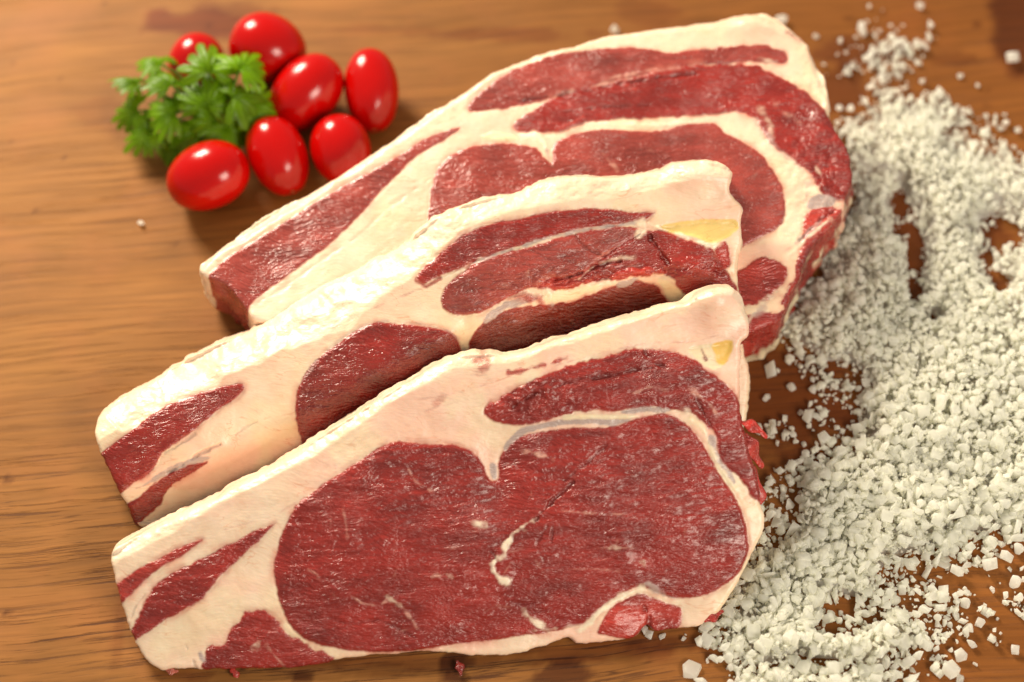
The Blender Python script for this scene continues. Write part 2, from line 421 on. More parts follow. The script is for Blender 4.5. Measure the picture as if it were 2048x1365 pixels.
def build_steak(label, group, plane, outline, regions, lines, bevel, thick, step, seed, extra=None, lean_wall=0.0, tint=(1, 1, 1)):
    """regions: (part name, kind, outline, relief in mm, roughness of its edge in mm)
       lines: (kind, width px, depth mm, points, strength)  bevel: upper rim polyline (px, py, width px, slope)"""
    out = plane.uv(smooth_poly(outline, 2))
    mn, mx = out.min(0) - 3 * step, out.max(0) + 3 * step
    nx = int((mx[0] - mn[0]) / step) + 1; ny = int((mx[1] - mn[1]) / step) + 1
    U, W = np.meshgrid(mn[0] + np.arange(nx) * step, mn[1] + np.arange(ny) * step)
    P = np.stack([U.ravel(), W.ravel()], 1)
    mm = 0.001
    D = sdf(P, out) + 0.45 * mm * fbm(P[:, 0] * 260, P[:, 1] * 260, seed, 3)
    inside = (D > 0).reshape(ny, nx)
    cell = inside[:-1, :-1] | inside[1:, :-1] | inside[:-1, 1:] | inside[1:, 1:]
    used = np.zeros((ny, nx), bool)
    used[:-1, :-1] |= cell; used[1:, :-1] |= cell; used[:-1, 1:] |= cell; used[1:, 1:] |= cell
    # pull the outer ring of vertices on to the outline
    D2 = D.reshape(ny, nx); gy, gx = np.gradient(D2, step)
    g = np.sqrt(gx ** 2 + gy ** 2) + 1e-9
    mv = used & ~inside
    U2, W2 = U.copy(), W.copy()
    s = np.clip(-D2 / g, 0, step * 1.5)
    U2[mv] += (gx / g * s)[mv]; W2[mv] += (gy / g * s)[mv]
    idx = -np.ones((ny, nx), int); idx[used] = np.arange(used.sum())
    P = np.stack([U2[used], W2[used]], 1); D = np.maximum(D2[used], 0)
    N = len(P)
    jj, ii = np.nonzero(cell)
    Q = np.stack([idx[jj, ii], idx[jj, ii + 1], idx[jj + 1, ii + 1], idx[jj + 1, ii]], 1)
    x, y = P[:, 0], P[:, 1]
    # ---- colour and relief
    col = np.tile(C_FAT, (N, 1)); lean = np.zeros(N); part = np.zeros(N, int)
    pk = sm(fbm(x * 30, y * 60, seed + 1), -0.25, 0.45)[:, None]
    col = col * (1 - pk) + C_PINK * pk
    wh = sm(fbm(x * 45 + 9, y * 45, seed + 2), 0.0, 0.5)[:, None] * 0.6
    col = col * (1 - wh) + C_CREAM * wh
    h = np.zeros(N)
    names = ['fat']
    for (nm, kind, poly, relief, rough) in regions:
        pu = plane.uv(smooth_poly(poly, 2))
        box = (x > pu[:, 0].min() - .004) & (x < pu[:, 0].max() + .004) & (y > pu[:, 1].min() - .004) & (y < pu[:, 1].max() + .004)
        if not box.any(): continue
        pb = P[box]
        d = np.full(N, -1.0)
        d[box] = sdf(pb, pu) + rough * mm * (fbm(pb[:, 0] * 330, pb[:, 1] * 330, seed + len(names), 3) + .8 * fbm(pb[:, 0] * 90, pb[:, 1] * 90, seed + len(names) + 5, 2))
        c, ln = KIND[kind]
        m = sm(d + .25 * mm * fbm(x * 700, y * 700, seed + 33, 2), -0.32 * mm, 0.42 * mm)
        cc = np.tile(c, (N, 1))
        if ln > .8:
            f = fbm(x * 70, y * 150, seed + 11 + len(names))[:, None]
            cc = cc * (1 + 0.38 * f)
            rim = (1 - sm(d, 0.2 * mm, 1.6 * mm))[:, None] * 0.55      # brighter wet line where lean meets fat
            cc = cc * (1 - rim) + np.array([0.36, 0.022, 0.016]) * rim
            pl = sm(fbm(x * 55 + 4, y * 110, seed + 31), 0.12, 0.6)[:, None] * 0.04
            cc = cc * (1 - pl) + np.array([0.36, 0.075, 0.060]) * pl
        if ln > .8:     # juice soaks a little way into the fat beside the lean
            so = np.exp(-(np.minimum(d, 0) / (1.5 * mm)) ** 2) * sm(fbm(x * 150, y * 150, seed + 91, 3), -.25, .5) * .55
            so = (so * (d > -5 * mm))[:, None]
            col = col * (1 - so) + np.array([0.62, 0.20, 0.14]) * so
        m3 = m[:, None]
        col = col * (1 - m3) + cc * m3
        lean = lean * (1 - m) + ln * m
        relief *= .55
        h = h * (1 - m * 0.6) + relief * mm * sm(d, -0.3 * mm, abs(relief) * 1.6 * mm + 0.5 * mm)
        if ln > .8: h -= 0.16 * mm * np.exp(-(d / (0.7 * mm)) ** 2)
        names.append(nm)
        if nm == 'fat': continue
        part[d > 0] = len(names) - 1
    pxs = DIST / FPX
    for (kind, wd, depth, pts, a) in lines:
        pu = plane.uv(smooth_poly(pts, 2, False))
        wdm = wd * pxs * 0.5
        box = (x > pu[:, 0].min() - .006) & (x < pu[:, 0].max() + .006) & (y > pu[:, 1].min() - .006) & (y < pu[:, 1].max() + .006)
        d = np.full(N, 1.0); pb = P[box]
        if not len(pb): continue
        wob = 1.0 * mm * fbm(pb[:, 0] * 300, pb[:, 1] * 300, seed + 50 + int(pts[0][0]) % 17, 3)
        d[box] = line_dist(pb, pu) + wob * min(1.0, wd / 6)
        thin = 1 + 0.9 * fbm(x * 260, y * 260, seed + 60)
        m = (1 - sm(d, 0.0, wdm * 1.5 * np.maximum(thin, .25))) * a
        ends = np.minimum(np.linalg.norm(P - pu[0], axis=1), np.linalg.norm(P - pu[-1], axis=1))
        if kind in ('vein', 'white') and wd < 11: m = m * (.25 + .75 * sm(ends, 0, 2.2 * mm)) * (1 + .9 * fbm(x * 500, y * 500, seed + 71, 2)).clip(0.2, 1.1)
        if kind != 'groove':
            c, ln = KIND[kind]
            col = col * (1 - m[:, None]) + c * m[:, None]
            lean = lean * (1 - m) + ln * m
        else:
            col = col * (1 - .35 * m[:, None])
        h += depth * mm * m
    # soft unevenness; stronger and stringier on the lean
    h += 1.0 * mm * fbm(x * 26, y * 26, seed + 3, 3) + (0.20 - .12 * lean) * mm * fbm(x * 160, y * 160, seed + 4, 3)
    h += lean * 0.32 * mm * fbm(x * 170, y * 620, seed + 6, 3) + (1 - lean) * 0.05 * mm * fbm(x * 500, y * 500, seed + 7, 2)
    if extra: h, col, lean = extra(P, h, col, lean, plane)
    # upper rim: the outer skin of the fat turns away from the cut face
    bv = np.array(bevel, float); bu = plane.uv(bv[:, :2])
    best = np.full(N, 1.0); bw = np.zeros(N); bs = np.zeros(N)
    for k in range(len(bu) - 1):
        a, b = bu[k], bu[k + 1]; ab = b - a
        t = np.clip(((P - a) @ ab) / (ab @ ab), 0, 1)
        dd = np.linalg.norm(P - a - t[:, None] * ab, axis=1)
        c = dd < best
        best[c] = dd[c]; bw[c] = (bv[k, 2] * (1 - t) + bv[k + 1, 2] * t)[c]; bs[c] = (bv[k, 3] * (1 - t) + bv[k + 1, 3] * t)[c]
    bwm = bw * pxs * (1 + 0.35 * fbm(x * 60, y * 60, seed + 8, 3))
    t = np.clip(1 - best / np.maximum(bwm, 1e-5), 0, 1)
    skin = sm(t, 0.0, 0.25)
    fall = bs * bwm * (0.55 * t + 0.45 * t * t)
    h = h - fall + skin * (0.42 * mm * fbm(x * 210, y * 330, seed + 9, 5, .62))
    sk = (skin * (1 - lean) * 0.6)[:, None]
    col = col * (1 - sk) + np.array([0.80, 0.66, 0.49]) * sk
    # everywhere else the corner is only slightly rounded
    R = 1.7 * mm
    dr = np.clip(D, 0, R)
    h -= (R - np.sqrt(np.maximum(R * R - (R - dr) ** 2, 0))) * 0.8
    col *= np.array(tint)
    V = plane.xyz(P, h)
    # ---- walls down from the outline
    e = np.vstack([Q[:, [0, 1]], Q[:, [1, 2]], Q[:, [2, 3]], Q[:, [3, 0]]])
    key = np.sort(e, 1); k1 = key[:, 0].astype(np.int64) * N + key[:, 1]
    uq, inv, cnt = np.unique(k1, return_inverse=True, return_counts=True)
    be = e[cnt[inv] == 1]
    bverts = np.unique(be)
    loc = -np.ones(N, int); loc[bverts] = np.arange(len(bverts))
    K = 9
    gx2 = np.interp(0, [0], [0])
    ring_g = np.stack([(gx / g)[used][bverts], (gy / g)[used][bverts]], 1)   # points inward
    VV = [V]; CC = [col]; LL = [lean]; PP = [part]; idm = [None] * (K + 1); idm[0] = bverts
    base = N
    for k in range(1, K + 1):
        f = k / K
        bul = (math.sin(math.pi * min(1, f * 1.0)) * 0.9 * mm)
        bx, by = P[bverts, 0], P[bverts, 1]
        nz = (0.9 + 300 * abs(lean_wall)) * mm * fbm(bx * 140 + 5 * f, by * 140 + 9 * f, seed + 15, 3) * min(1, 3 * f)
        off = -(bul + nz + lean_wall * f * thick)
        p2 = P[bverts] + ring_g * off[:, None] if np.ndim(off) else P[bverts] + ring_g * off
        q = plane.xyz(p2, h[bverts] - f * thick)
        # never below the board: slide back up
        q[:, 2] = np.maximum(q[:, 2], 0.0004 + 0.0006 * (1 - f))
        VV.append(q)
        cw = col[bverts] * (1 + 0.3 * fbm(bx * 130 + 31 * f, by * 130 + 12 * f, seed + 16, 3))[:, None]
        w1 = (sm(fbm(bx * 75 + 2.5 * f, by * 75 - 2.0 * f, seed + 17, 4), -.02, .16) * min(1, 2.2 * f) * (sm(bx, .10, .15) if lean_wall else sm(bx, .9, 1.0)))[:, None]      # the side has its own streaks of fat and lean
        own = np.where((fbm(bx * 50 - 1.5 * f, by * 50 + 3.1 * f, seed + 18, 3) > (.05 if lean_wall == 0 else -.12))[:, None], np.array([0.36, .04, .03]), C_CREAM * .95)
        own = own * (1 + .5 * fbm(bx * 300 + 17 * f, by * 300, seed + 19, 2))[:, None]
        cw = cw * (1 - w1) + own * w1
        CC.append(cw); LL.append(lean[bverts]); PP.append(part[bverts])
        idm[k] = base + np.arange(len(bverts)); base += len(bverts)
    V = np.vstack(VV); col = np.vstack(CC); lean = np.concatenate(LL); part = np.concatenate(PP)
    Fw = []
    for k in range(K):
        a = idm[k][loc[be[:, 0]]]; b = idm[k][loc[be[:, 1]]]
        c = idm[k + 1][loc[be[:, 1]]]; d = idm[k + 1][loc[be[:, 0]]]
        Fw.append(np.stack([b, a, d, c], 1))
    Fw = np.vstack(Fw)
    # underside
    cen = V[idm[K]].mean(0)
    V = np.vstack([V, cen]); col = np.vstack([col, [C_FAT * .9]]); lean = np.append(lean, 0); part = np.append(part, 0)
    ci = len(V) - 1
    a = idm[K][loc[be[:, 0]]]; b = idm[K][loc[be[:, 1]]]
    Fb = np.stack([b, a, np.full(len(a), ci), np.full(len(a), ci)], 1)
    F = np.vstack([Q, Fw])
    # vertex normals of the whole body, so parts meet without a seam
    def vn(F):
        n = np.cross(V[F[:, 2]] - V[F[:, 0]], V[F[:, 3]] - V[F[:, 1]])
        out = np.zeros_like(V)
        for k in range(4):
            for c in range(3): out[:, c] += np.bincount(F[:, k], n[:, c], len(V))
        return out / (np.linalg.norm(out, axis=1, keepdims=True) + 1e-15)
    VN = vn(F)
    root = thing('beef_steak', label, 'steak', tuple(plane.o * np.array([1, 1, 0])), group)
    org = plane.o * np.array([1, 1, 0])
    C4 = np.concatenate([np.clip(col, 0, 1), lean[:, None]], 1)
    pf = part[F[:, 0]]
    for pi, nm in enumerate(names):
        f = F[pf == pi]
        if len(f) == 0: continue
        if pi == 0:
            tri = Fb[:, :3]
        u, inv = np.unique(f, return_inverse=True)
        mesh_np(nm, V[u] - org, inv.reshape(-1, 4), M_MEAT, root, C4[u], True, VN[u])
    u, inv = np.unique(Fb[:, :3], return_inverse=True)
    mesh_np('underside', V[u] - org, inv.reshape(-1, 3), M_MEAT, root, C4[u], False)
    return root

GRP = 'thick raw beef steaks leaning on one another'
# --- front steak
P_FRONT = Plane((300, 1338), .005, (1395, 1262), .005, math.radians(29))
front_out = [(222, 1105), (250, 1085), (300, 1060), (360, 1030), (420, 1003), (480, 968), (540, 938), (600, 905), (660, 862), (720, 825), (780, 785), (840, 752), (890, 722),
 (940, 708), (985, 706), (1020, 712), (1060, 700), (1120, 678), (1200, 655), (1240, 640), (1290, 630), (1330, 612), (1368, 608), (1395, 590), (1425, 575), (1462, 575),
 (1485, 590), (1490, 620), (1500, 640), (1498, 672), (1482, 685), (1482, 720), (1478, 745), (1483, 790), (1478, 825), (1485, 850), (1495, 880), (1500, 910), (1512, 940),
 (1520, 980), (1522, 1010), (1530, 1035), (1528, 1060), (1512, 1090), (1497, 1125), (1480, 1160), (1464, 1185), (1447, 1215), (1420, 1240), (1392, 1256), (1351, 1258),
 (1310, 1267), (1293, 1249), (1272, 1278), (1208, 1285), (1153, 1290), (1136, 1274), (1105, 1286), (1030, 1311), (960, 1312), (900, 1306), (850, 1302), (800, 1308),
 (740, 1312), (675, 1317), (655, 1327), (593, 1336), (520, 1338), (402, 1341), (385, 1336), (323, 1344), (292, 1324), (265, 1276), (250, 1235), (238, 1190), (228, 1150), (221, 1120)]
F_EYE = [(545, 1132), (555, 1200), (576, 1249), (610, 1283), (678, 1300), (770, 1307), (850, 1300), (900, 1288), (1002, 1279), (1091, 1266), (1130, 1258), (1173, 1245), (1205, 1210),
 (1240, 1190), (1276, 1172), (1310, 1182), (1345, 1198), (1413, 1194), (1478, 1153), (1498, 1105), (1495, 1054), (1478, 1009), (1443, 951), (1413, 902), (1389, 861), (1337, 826),
 (1293, 830), (1228, 854), (1139, 854), (1043, 868), (1013, 888), (996, 919), (999, 963), (979, 963), (968, 932), (944, 902), (900, 888), (850, 888), (790, 882), (761, 893),
 (709, 926), (654, 963), (592, 1007), (565, 1060)]
front_reg = [
 ('side_muscle', 'bright', [(222, 1175), (262, 1147), (292, 1129), (350, 1100), (385, 1085), (412, 1076), (378, 1102), (320, 1136), (280, 1172), (251, 1201), (228, 1222)], 0.3, .3),
 ('side_muscle', 'lean', [(258, 1276), (270, 1245), (289, 1201), (315, 1165), (354, 1139), (422, 1108), (470, 1082), (508, 1061), (562, 1040), (518, 1081), (480, 1118), (446, 1146), (425, 1175), (405, 1201), (354, 1228), (310, 1258), (262, 1286)], 0.6, .5),
 ('flank_muscle', 'lean', [(405, 1350), (412, 1296), (455, 1286), (453, 1266), (480, 1245), (484, 1228), (528, 1223), (552, 1235), (576, 1272), (627, 1296), (675, 1313), (660, 1340), (593, 1350)], 0.5, .9),
 ('silverskin', 'silver', [(392, 1305), (402, 1302), (412, 1318), (408, 1328), (398, 1322)], 0.1, .5),
 ('eye_muscle', 'lean', F_EYE, 0.9, .35),
 ('lower_muscle', 'bright', [(1190, 1268), (1205, 1240), (1215, 1218), (1240, 1203), (1280, 1184), (1310, 1194), (1345, 1212), (1363, 1217), (1365, 1238), (1352, 1268), (1310, 1275), (1293, 1252), (1272, 1285), (1210, 1272)], 0.5, .5),
 ('cap_muscle', 'lean', [(956, 821), (1013, 786), (1071, 758), (1105, 738), (1208, 714), (1269, 697), (1303, 702), (1355, 700), (1385, 721), (1426, 745), (1454, 768), (1474, 792), (1500, 830), (1500, 880), (1520, 940), (1530, 1010),
   (1505, 1000), (1481, 960), (1437, 926), (1433, 878), (1406, 844), (1392, 830), (1358, 820), (1303, 813), (1242, 823), (1190, 823), (1119, 830), (1091, 844), (1037, 850), (989, 844)], 0.6, .8),
 ('tendon', 'cream', [(1368, 695), (1428, 684), (1440, 715), (1446, 733), (1423, 742), (1398, 724)], -0.8, .3),
 ('tendon', 'amber', [(1420, 688), (1466, 677), (1466, 702), (1450, 732), (1430, 728), (1428, 704)], -1.2, .3),
 ('silverskin', 'silver', [(1037, 856), (1085, 848), (1125, 838), (1180, 836), (1240, 836), (1268, 830), (1255, 844), (1225, 853), (1180, 848), (1120, 850), (1060, 862), (1025, 884), (1010, 905), (1005, 895)], 0.0, .3),
 ('silverskin', 'silver', [(1240, 822), (1300, 812), (1345, 820), (1330, 826), (1290, 824), (1245, 828)], 0.0, .3),
 ('silverskin', 'silver', [(977, 925), (992, 928), (996, 960), (983, 962)], 0.0, .3),
 ('silverskin', 'silver', [(1416, 868), (1432, 872), (1434, 902), (1446, 925), (1462, 945), (1474, 965), (1462, 970), (1440, 940), (1424, 915), (1416, 895)], 0.1, .3),
 ('fat', 'cream', [(1128, 830), (1190, 828), (1240, 829), (1290, 832), (1240, 840), (1180, 837), (1120, 842)], 0.3, .2),
]
front_lines = [
 ('white', 8, .25, [(1073, 1035), (1050, 1048), (1025, 1065), (1012, 1085), (1010, 1110), (992, 1118)], .85), ('white', 13, .35, [(992, 1112), (985, 1138), (1000, 1156), (1014, 1163)], .95),
 ('white', 9, .2, [(944, 1043), (968, 1050)], .8), ('vein', 7, .2, [(1043, 900), (1075, 908), (1105, 914), (1109, 922)], .9), ('vein', 4, .1, [(813, 931), (829, 961), (853, 975), (866, 984)], .7),
 ('vein', 5, .1, [(687, 1020), (692, 1040), (695, 1071)], .7), ('vein', 4.5, .1, [(600, 1112), (610, 1136), (634, 1146), (641, 1160)], .7),
 ('vein', 4.5, .1, [(699, 1187), (726, 1207), (760, 1211), (777, 1197)], .8), ('white', 8, .2, [(777, 1192), (798, 1207)], .8), ('vein', 4, .1, [(798, 1207), (820, 1232), (836, 1259)], .7),
 ('white', 7, .2, [(868, 1150), (880, 1151)], .7), ('white', 6, .2, [(895, 1148), (902, 1150)], .6), ('vein', 3.5, .1, [(1190, 1095), (1228, 1095), (1269, 1093)], .6), ('white', 6, .1, [(1222, 1094), (1238, 1095)], .7),
 ('white', 8, .2, [(1047, 1218), (1061, 1238), (1091, 1259)], .8), ('silver', 9, .2, [(1296, 1167), (1317, 1187), (1355, 1200)], .9), ('vein', 3, .05, [(1119, 1020), (1184, 1026), (1249, 1028)], .5),
 ('white', 6, .2, [(1284, 1126), (1288, 1132)], .7), ('vein', 3, .05, [(1139, 1139), (1190, 1136), (1240, 1142)], .45), ('vein', 3, .05, [(1443, 1081), (1457, 1105)], .5), ('vein', 3, .05, [(1090, 1150), (1070, 1120)], .4),
 ('vein', 4, .1, [(1259, 789), (1303, 772), (1337, 782)], .5), ('vein', 6, .1, [(1378, 775), (1419, 809), (1437, 833)], .75), ('white', 5, .1, [(1060, 1262), (1120, 1256), (1180, 1250)], .35),
 ('white', 12, .2, [(1160, 1262), (1180, 1245), (1200, 1222), (1225, 1203), (1262, 1186), (1282, 1176)], .95),
 ('bright', 9, 0, [(1018, 746), (1060, 738), (1110, 724), (1132, 717)], .9), ('bright', 18, .3, [(952, 722), (972, 716), (978, 730), (962, 738)], .75), ('bright', 12, 0, [(872, 806), (885, 800)], .4),
 ('bright', 8, 0, [(1395, 596), (1380, 612)], .8), ('vein', 3, -.1, [(440, 1062), (490, 1048), (541, 1037), (600, 1000)], .35), ('vein', 3, -.15, [(830, 800), (900, 790), (980, 768), (1060, 738)], .45),
 ('vein', 3, -.1, [(840, 826), (900, 808), (960, 796)], .35), ('vein', 2.5, -.1, [(1100, 735), (1200, 706), (1300, 685), (1380, 686), (1440, 670)], .55), ('dark', 6, 0, [(1411, 718), (1413, 720)], .8), ('dark', 3, 0, [(1404, 700), (1409, 712)], .6),
 ('groove', 7, -.8, [(1071, 1037), (1110, 995), (1146, 965)], .9), ('groove', 6, -.6, [(980, 1100), (992, 1118)], .9), ('groove', 5, -.5, [(1105, 1050), (1103, 1085)], .8), ('groove', 5, -.5, [(1098, 1045), (1070, 1090), (1088, 1120)], .5),
 ('groove', 6, -.5, [(1130, 960), (1180, 920), (1210, 890)], .6), ('groove', 5, -.5, [(640, 1230), (700, 1250), (760, 1236), (830, 1275)], .5), ('groove', 9, -.9, [(1286, 1212), (1300, 1232), (1296, 1256)], .9),
 ('groove', 6, -.7, [(1025, 815), (1060, 790), (1100, 780), (1150, 758), (1200, 756), (1260, 742), (1310, 736)], .9), ('groove', 6, -.7, [(1290, 705), (1300, 725), (1330, 735)], .9),
 ('groove', 5, -.6, [(1393, 800), (1410, 832), (1425, 860)], .9), ('groove', 3, -.3, [(290, 1190), (270, 1215), (262, 1240)], .6), ('groove', 3, -.3, [(370, 1290), (385, 1320), (392, 1338)], .7),
 ('white', 10, .2, [(505, 1298), (515, 1290), (516, 1284)], .8), ('vein', 4, .1, [(532, 1292), (552, 1315), (568, 1334)], .7), ('white', 10, .3, [(1360, 818), (1385, 828), (1396, 828)], .6),
 ('cream', 8, .3, [(1385, 836), (1408, 858), (1416, 890), (1432, 928), (1452, 955), (1470, 980)], .8),
 ('cream', 8, .2, [(1418, 862), (1432, 878), (1438, 905)], .0),
]
for k in range(46):   # faint marbling threads
    a = random.uniform(0, 6.28); x0 = random.uniform(600, 1440); y0 = random.uniform(930, 1270); L = random.uniform(14, 40)
    front_lines.append(('vein', random.uniform(2, 3), .05, [(x0, y0), (x0 + L * .5 * math.cos(a), y0 + L * .5 * math.sin(a) + random.uniform(-5, 5)), (x0 + L * math.cos(a), y0 + L * math.sin(a))], random.uniform(.08, .32)))
front_bev = [(215, 1120, 12, .7), (300, 1060, 20, .7), (600, 905, 18, .8), (800, 778, 18, .8), (900, 718, 18, .7), (1020, 712, 12, .6), (1120, 678, 12, .6), (1300, 626, 10, .6), (1420, 575, 14, .6), (1470, 575, 16, .6), (1500, 640, 10, .5)]
def bulge(P, plane, px, py, rx, ry, a):
    c = plane.uv([(px, py)])[0]; s = DIST / FPX
    return a * 0.001 * np.exp(-(((P[:, 0] - c[0]) / (rx * s)) ** 2 + ((P[:, 1] - c[1]) / (ry * s)) ** 2))
def front_extra(P, h, col, lean, pl):
    h = h + bulge(P, pl, 1430, 600, 45, 40, 5) + bulge(P, pl, 1180, 780, 240, 60, 1.5) + bulge(P, pl, 800, 1080, 260, 170, 2.0) + bulge(P, pl, 1270, 1010, 240, 170, 2.5)
    h = h + bulge(P, pl, 1000, 960, 40, 90, -2.0) + bulge(P, pl, 1330, 1225, 60, 40, -2) + bulge(P, pl, 1230, 1240, 40, 30, 1.5)
    # ragged red shreds in the cap muscle
    c = pl.uv([(1040, 800)])[0]; s = DIST / FPX
    m = np.exp(-(((P[:, 0] - c[0]) / (110 * s)) ** 2 + ((P[:, 1] - c[1]) / (36 * s)) ** 2)) * sm(lean, .5, .9)
    h = h + m * 0.0012 * fbm(P[:, 0] * 330, P[:, 1] * 330, 77, 4)
    m3 = (m * .55 * sm(fbm(P[:, 0] * 200, P[:, 1] * 200, 78, 3), -.2, .2))[:, None]
    col = col * (1 - m3) + C_BRIGHT * m3
    return h, col, lean
build_steak('front raw beef steak with a large whole eye of lean, beside the salt', GRP, P_FRONT, front_out, front_reg, front_lines, front_bev, .025, .00040, 100, front_extra)

# --- middle steak
P_MID = Plane((268, 1075), .005, (1490, 990), .005, math.radians(29))
mid_out = [(186, 858), (190, 840), (200, 825), (230, 800), (270, 782), (325, 748), (380, 712), (430, 690), (479, 672), (512, 652), (560, 624), (616, 582), (688, 552), (756, 515), (814, 490), (826, 472), (855, 446), (893, 424),
 (932, 405), (983, 394), (1038, 386), (1075, 368), (1115, 355), (1166, 351), (1232, 355), (1276, 348), (1331, 340), (1349, 326), (1386, 321), (1445, 324), (1466, 344), (1462, 362), (1459, 381), (1470, 399), (1489, 417), (1482, 447), (1484, 483),
 (1475, 534), (1478, 571), (1490, 620), (1493, 690), (1510, 760), (1500, 860), (1440, 960), (1340, 1010), (1000, 1050), (600, 1075), (330, 1085), (275, 1075), (262, 1050), (252, 1020), (240, 990), (222, 950), (203, 912), (190, 880)]
mid_reg = [
 ('side_muscle', 'lean', [(185, 914), (240, 878), (285, 842), (343, 805), (394, 787), (430, 777), (471, 767), (491, 774), (471, 798), (416, 838), (380, 868), (328, 904), (307, 945), (248, 981), (225, 1000)], .6, .4),
 ('side_muscle', 'lean', [(235, 1026), (270, 1000), (307, 970), (343, 945), (387, 923), (422, 923), (380, 952), (336, 974), (322, 1000), (307, 1025), (285, 1040), (275, 1055), (262, 1075)], .5, .7),
 ('silverskin', 'silver', [(265, 980), (300, 958), (340, 936), (387, 916), (425, 912), (420, 921), (370, 930), (330, 950), (290, 978)], .2, .5),
 ('eye_muscle', 'wine', [(589, 831), (590, 800), (596, 772), (610, 745), (636, 717), (691, 674), (725, 652), (746, 644), (775, 644), (805, 648), (860, 654), (892, 660), (915, 675), (926, 700), (930, 760), (900, 840), (820, 930), (700, 960), (640, 940), (605, 900)], 1.2, .3),
 ('eye_muscle', 'dark', [(936, 703), (939, 674), (965, 644), (990, 628), (1020, 615), (1086, 611), (1152, 604), (1221, 575), (1276, 560), (1313, 571), (1342, 604), (1353, 619), (1400, 720), (1380, 860), (1200, 950), (1000, 930), (945, 840), (934, 760)], -1.0, .5),
 ('upper_muscle', 'lean', [(833, 555), (848, 535), (866, 520), (921, 472), (976, 447), (1034, 439), (1111, 421), (1196, 415), (1276, 425), (1318, 424), (1282, 446), (1166, 457), (1093, 476), (1020, 498), (947, 527), (866, 558), (844, 570)], .6, .3),
 ('cap_muscle', 'pale', [(881, 600), (888, 571), (928, 542), (965, 516), (1022, 503), (1095, 481), (1168, 462), (1258, 450), (1290, 462), (1240, 490), (1190, 530), (1150, 562), (1086, 573), (1056, 580), (1020, 591), (965, 626), (921, 632), (888, 621)], .9, .6),
 ('cap_muscle', 'lean', [(1190, 530), (1240, 490), (1292, 462), (1313, 457), (1340, 466), (1386, 482), (1423, 500), (1440, 520), (1459, 555), (1478, 575), (1500, 640), (1480, 720), (1420, 700), (1395, 640), (1375, 600), (1360, 578), (1342, 553), (1305, 544), (1221, 556), (1150, 566)], .9, .6),
 ('cap_muscle', 'bright', [(1428, 500), (1440, 484), (1452, 480), (1459, 500), (1462, 530), (1450, 540), (1436, 520)], .5, .5),
 ('cap_muscle', 'bright', [(1075, 574), (1090, 558), (1150, 560), (1200, 552), (1290, 534), (1335, 540), (1330, 550), (1270, 552), (1200, 566), (1150, 578), (1100, 580), (1080, 582)], 1.4, 1.2),
 ('tendon', 'yellow', [(1313, 451), (1386, 439), (1474, 437), (1480, 461), (1450, 480), (1425, 490), (1386, 476), (1331, 463)], -1.2, .3),
 ('tendon', 'cream', [(1100, 582), (1150, 576), (1205, 566), (1190, 582), (1150, 600), (1100, 606), (1080, 596)], .3, .8),
 ('silverskin', 'silver', [(975, 628), (1010, 605), (1060, 590), (1080, 596), (1060, 606), (1010, 618), (985, 640), (965, 650)], .0, .6),
 ('silverskin', 'silver', [(1230, 568), (1260, 556), (1285, 552), (1276, 562), (1245, 580)], .2, .6),
 ('tendon', 'cream', [(1310, 560), (1330, 558), (1360, 580), (1380, 600), (1372, 620), (1350, 622), (1335, 590)], .5, .5),
]
mid_lines = [
 ('silver', 5, .1, [(947, 527), (1020, 500), (1093, 478), (1166, 459), (1270, 447)], .9), ('white', 12, .3, [(1280, 448), (1288, 440), (1292, 462), (1278, 464)], .9), ('white', 9, .5, [(1300, 450), (1340, 463), (1390, 482), (1425, 494), (1440, 486)], .9),
 ('white', 6, .2, [(866, 562), (920, 545), (960, 520)], .8), ('bright', 6, -.2, [(835, 560), (850, 575), (868, 566), (880, 558)], .8), ('vein', 3, -.1, [(850, 575), (790, 598), (730, 625), (660, 660)], .5),
 ('vein', 5, .1, [(1058, 535), (1052, 550)], .7), ('vein', 7, .1, [(1000, 570), (1015, 572)], .5), ('white', 6, .1, [(1200, 527), (1240, 516), (1270, 514)], .55), ('vein', 3, .1, [(1140, 640), (1160, 655), (1178, 668)], .4),
 ('bright', 13, .6, [(1016, 600), (1040, 592), (1060, 598)], .8), ('bright', 13, .6, [(1078, 600), (1088, 612)], .8), ('white', 8, .6, [(1078, 582), (1094, 578), (1104, 596), (1092, 600)], .9), ('silver', 6, .2, [(1106, 612), (1108, 632)], .8),
 ('silver', 5, 0, [(600, 770), (640, 712), (700, 664), (760, 640), (860, 650), (910, 668), (928, 700)], .35),
 ('groove', 8, -1.2, [(700, 865), (740, 870), (1, 1)], 0), ('groove', 6, -1.0, [(335, 945), (370, 928), (400, 905), (440, 888)], .8), ('groove', 4, -.5, [(330, 905), (360, 890), (390, 868)], .6), ('groove', 4, -.5, [(470, 870), (500, 850), (540, 835)], .4),
 ('silver', 6, 0, [(926, 690), (932, 705), (934, 730)], .9), ('groove', 7, -1.6, [(1110, 560), (1150, 552), (1200, 530), (1240, 524)], .9), ('groove', 5, -.8, [(1150, 470), (1168, 500), (1210, 512)], .6),
 ('groove', 8, -1.6, [(1300, 470), (1330, 520), (1335, 528)], .8), ('groove', 4, -.6, [(1060, 500), (1100, 522), (1150, 525)], .4), ('vein', 10, 0, [(505, 818), (520, 822)], .35), ('vein', 5, 0, [(472, 842), (478, 846)], .6),
]
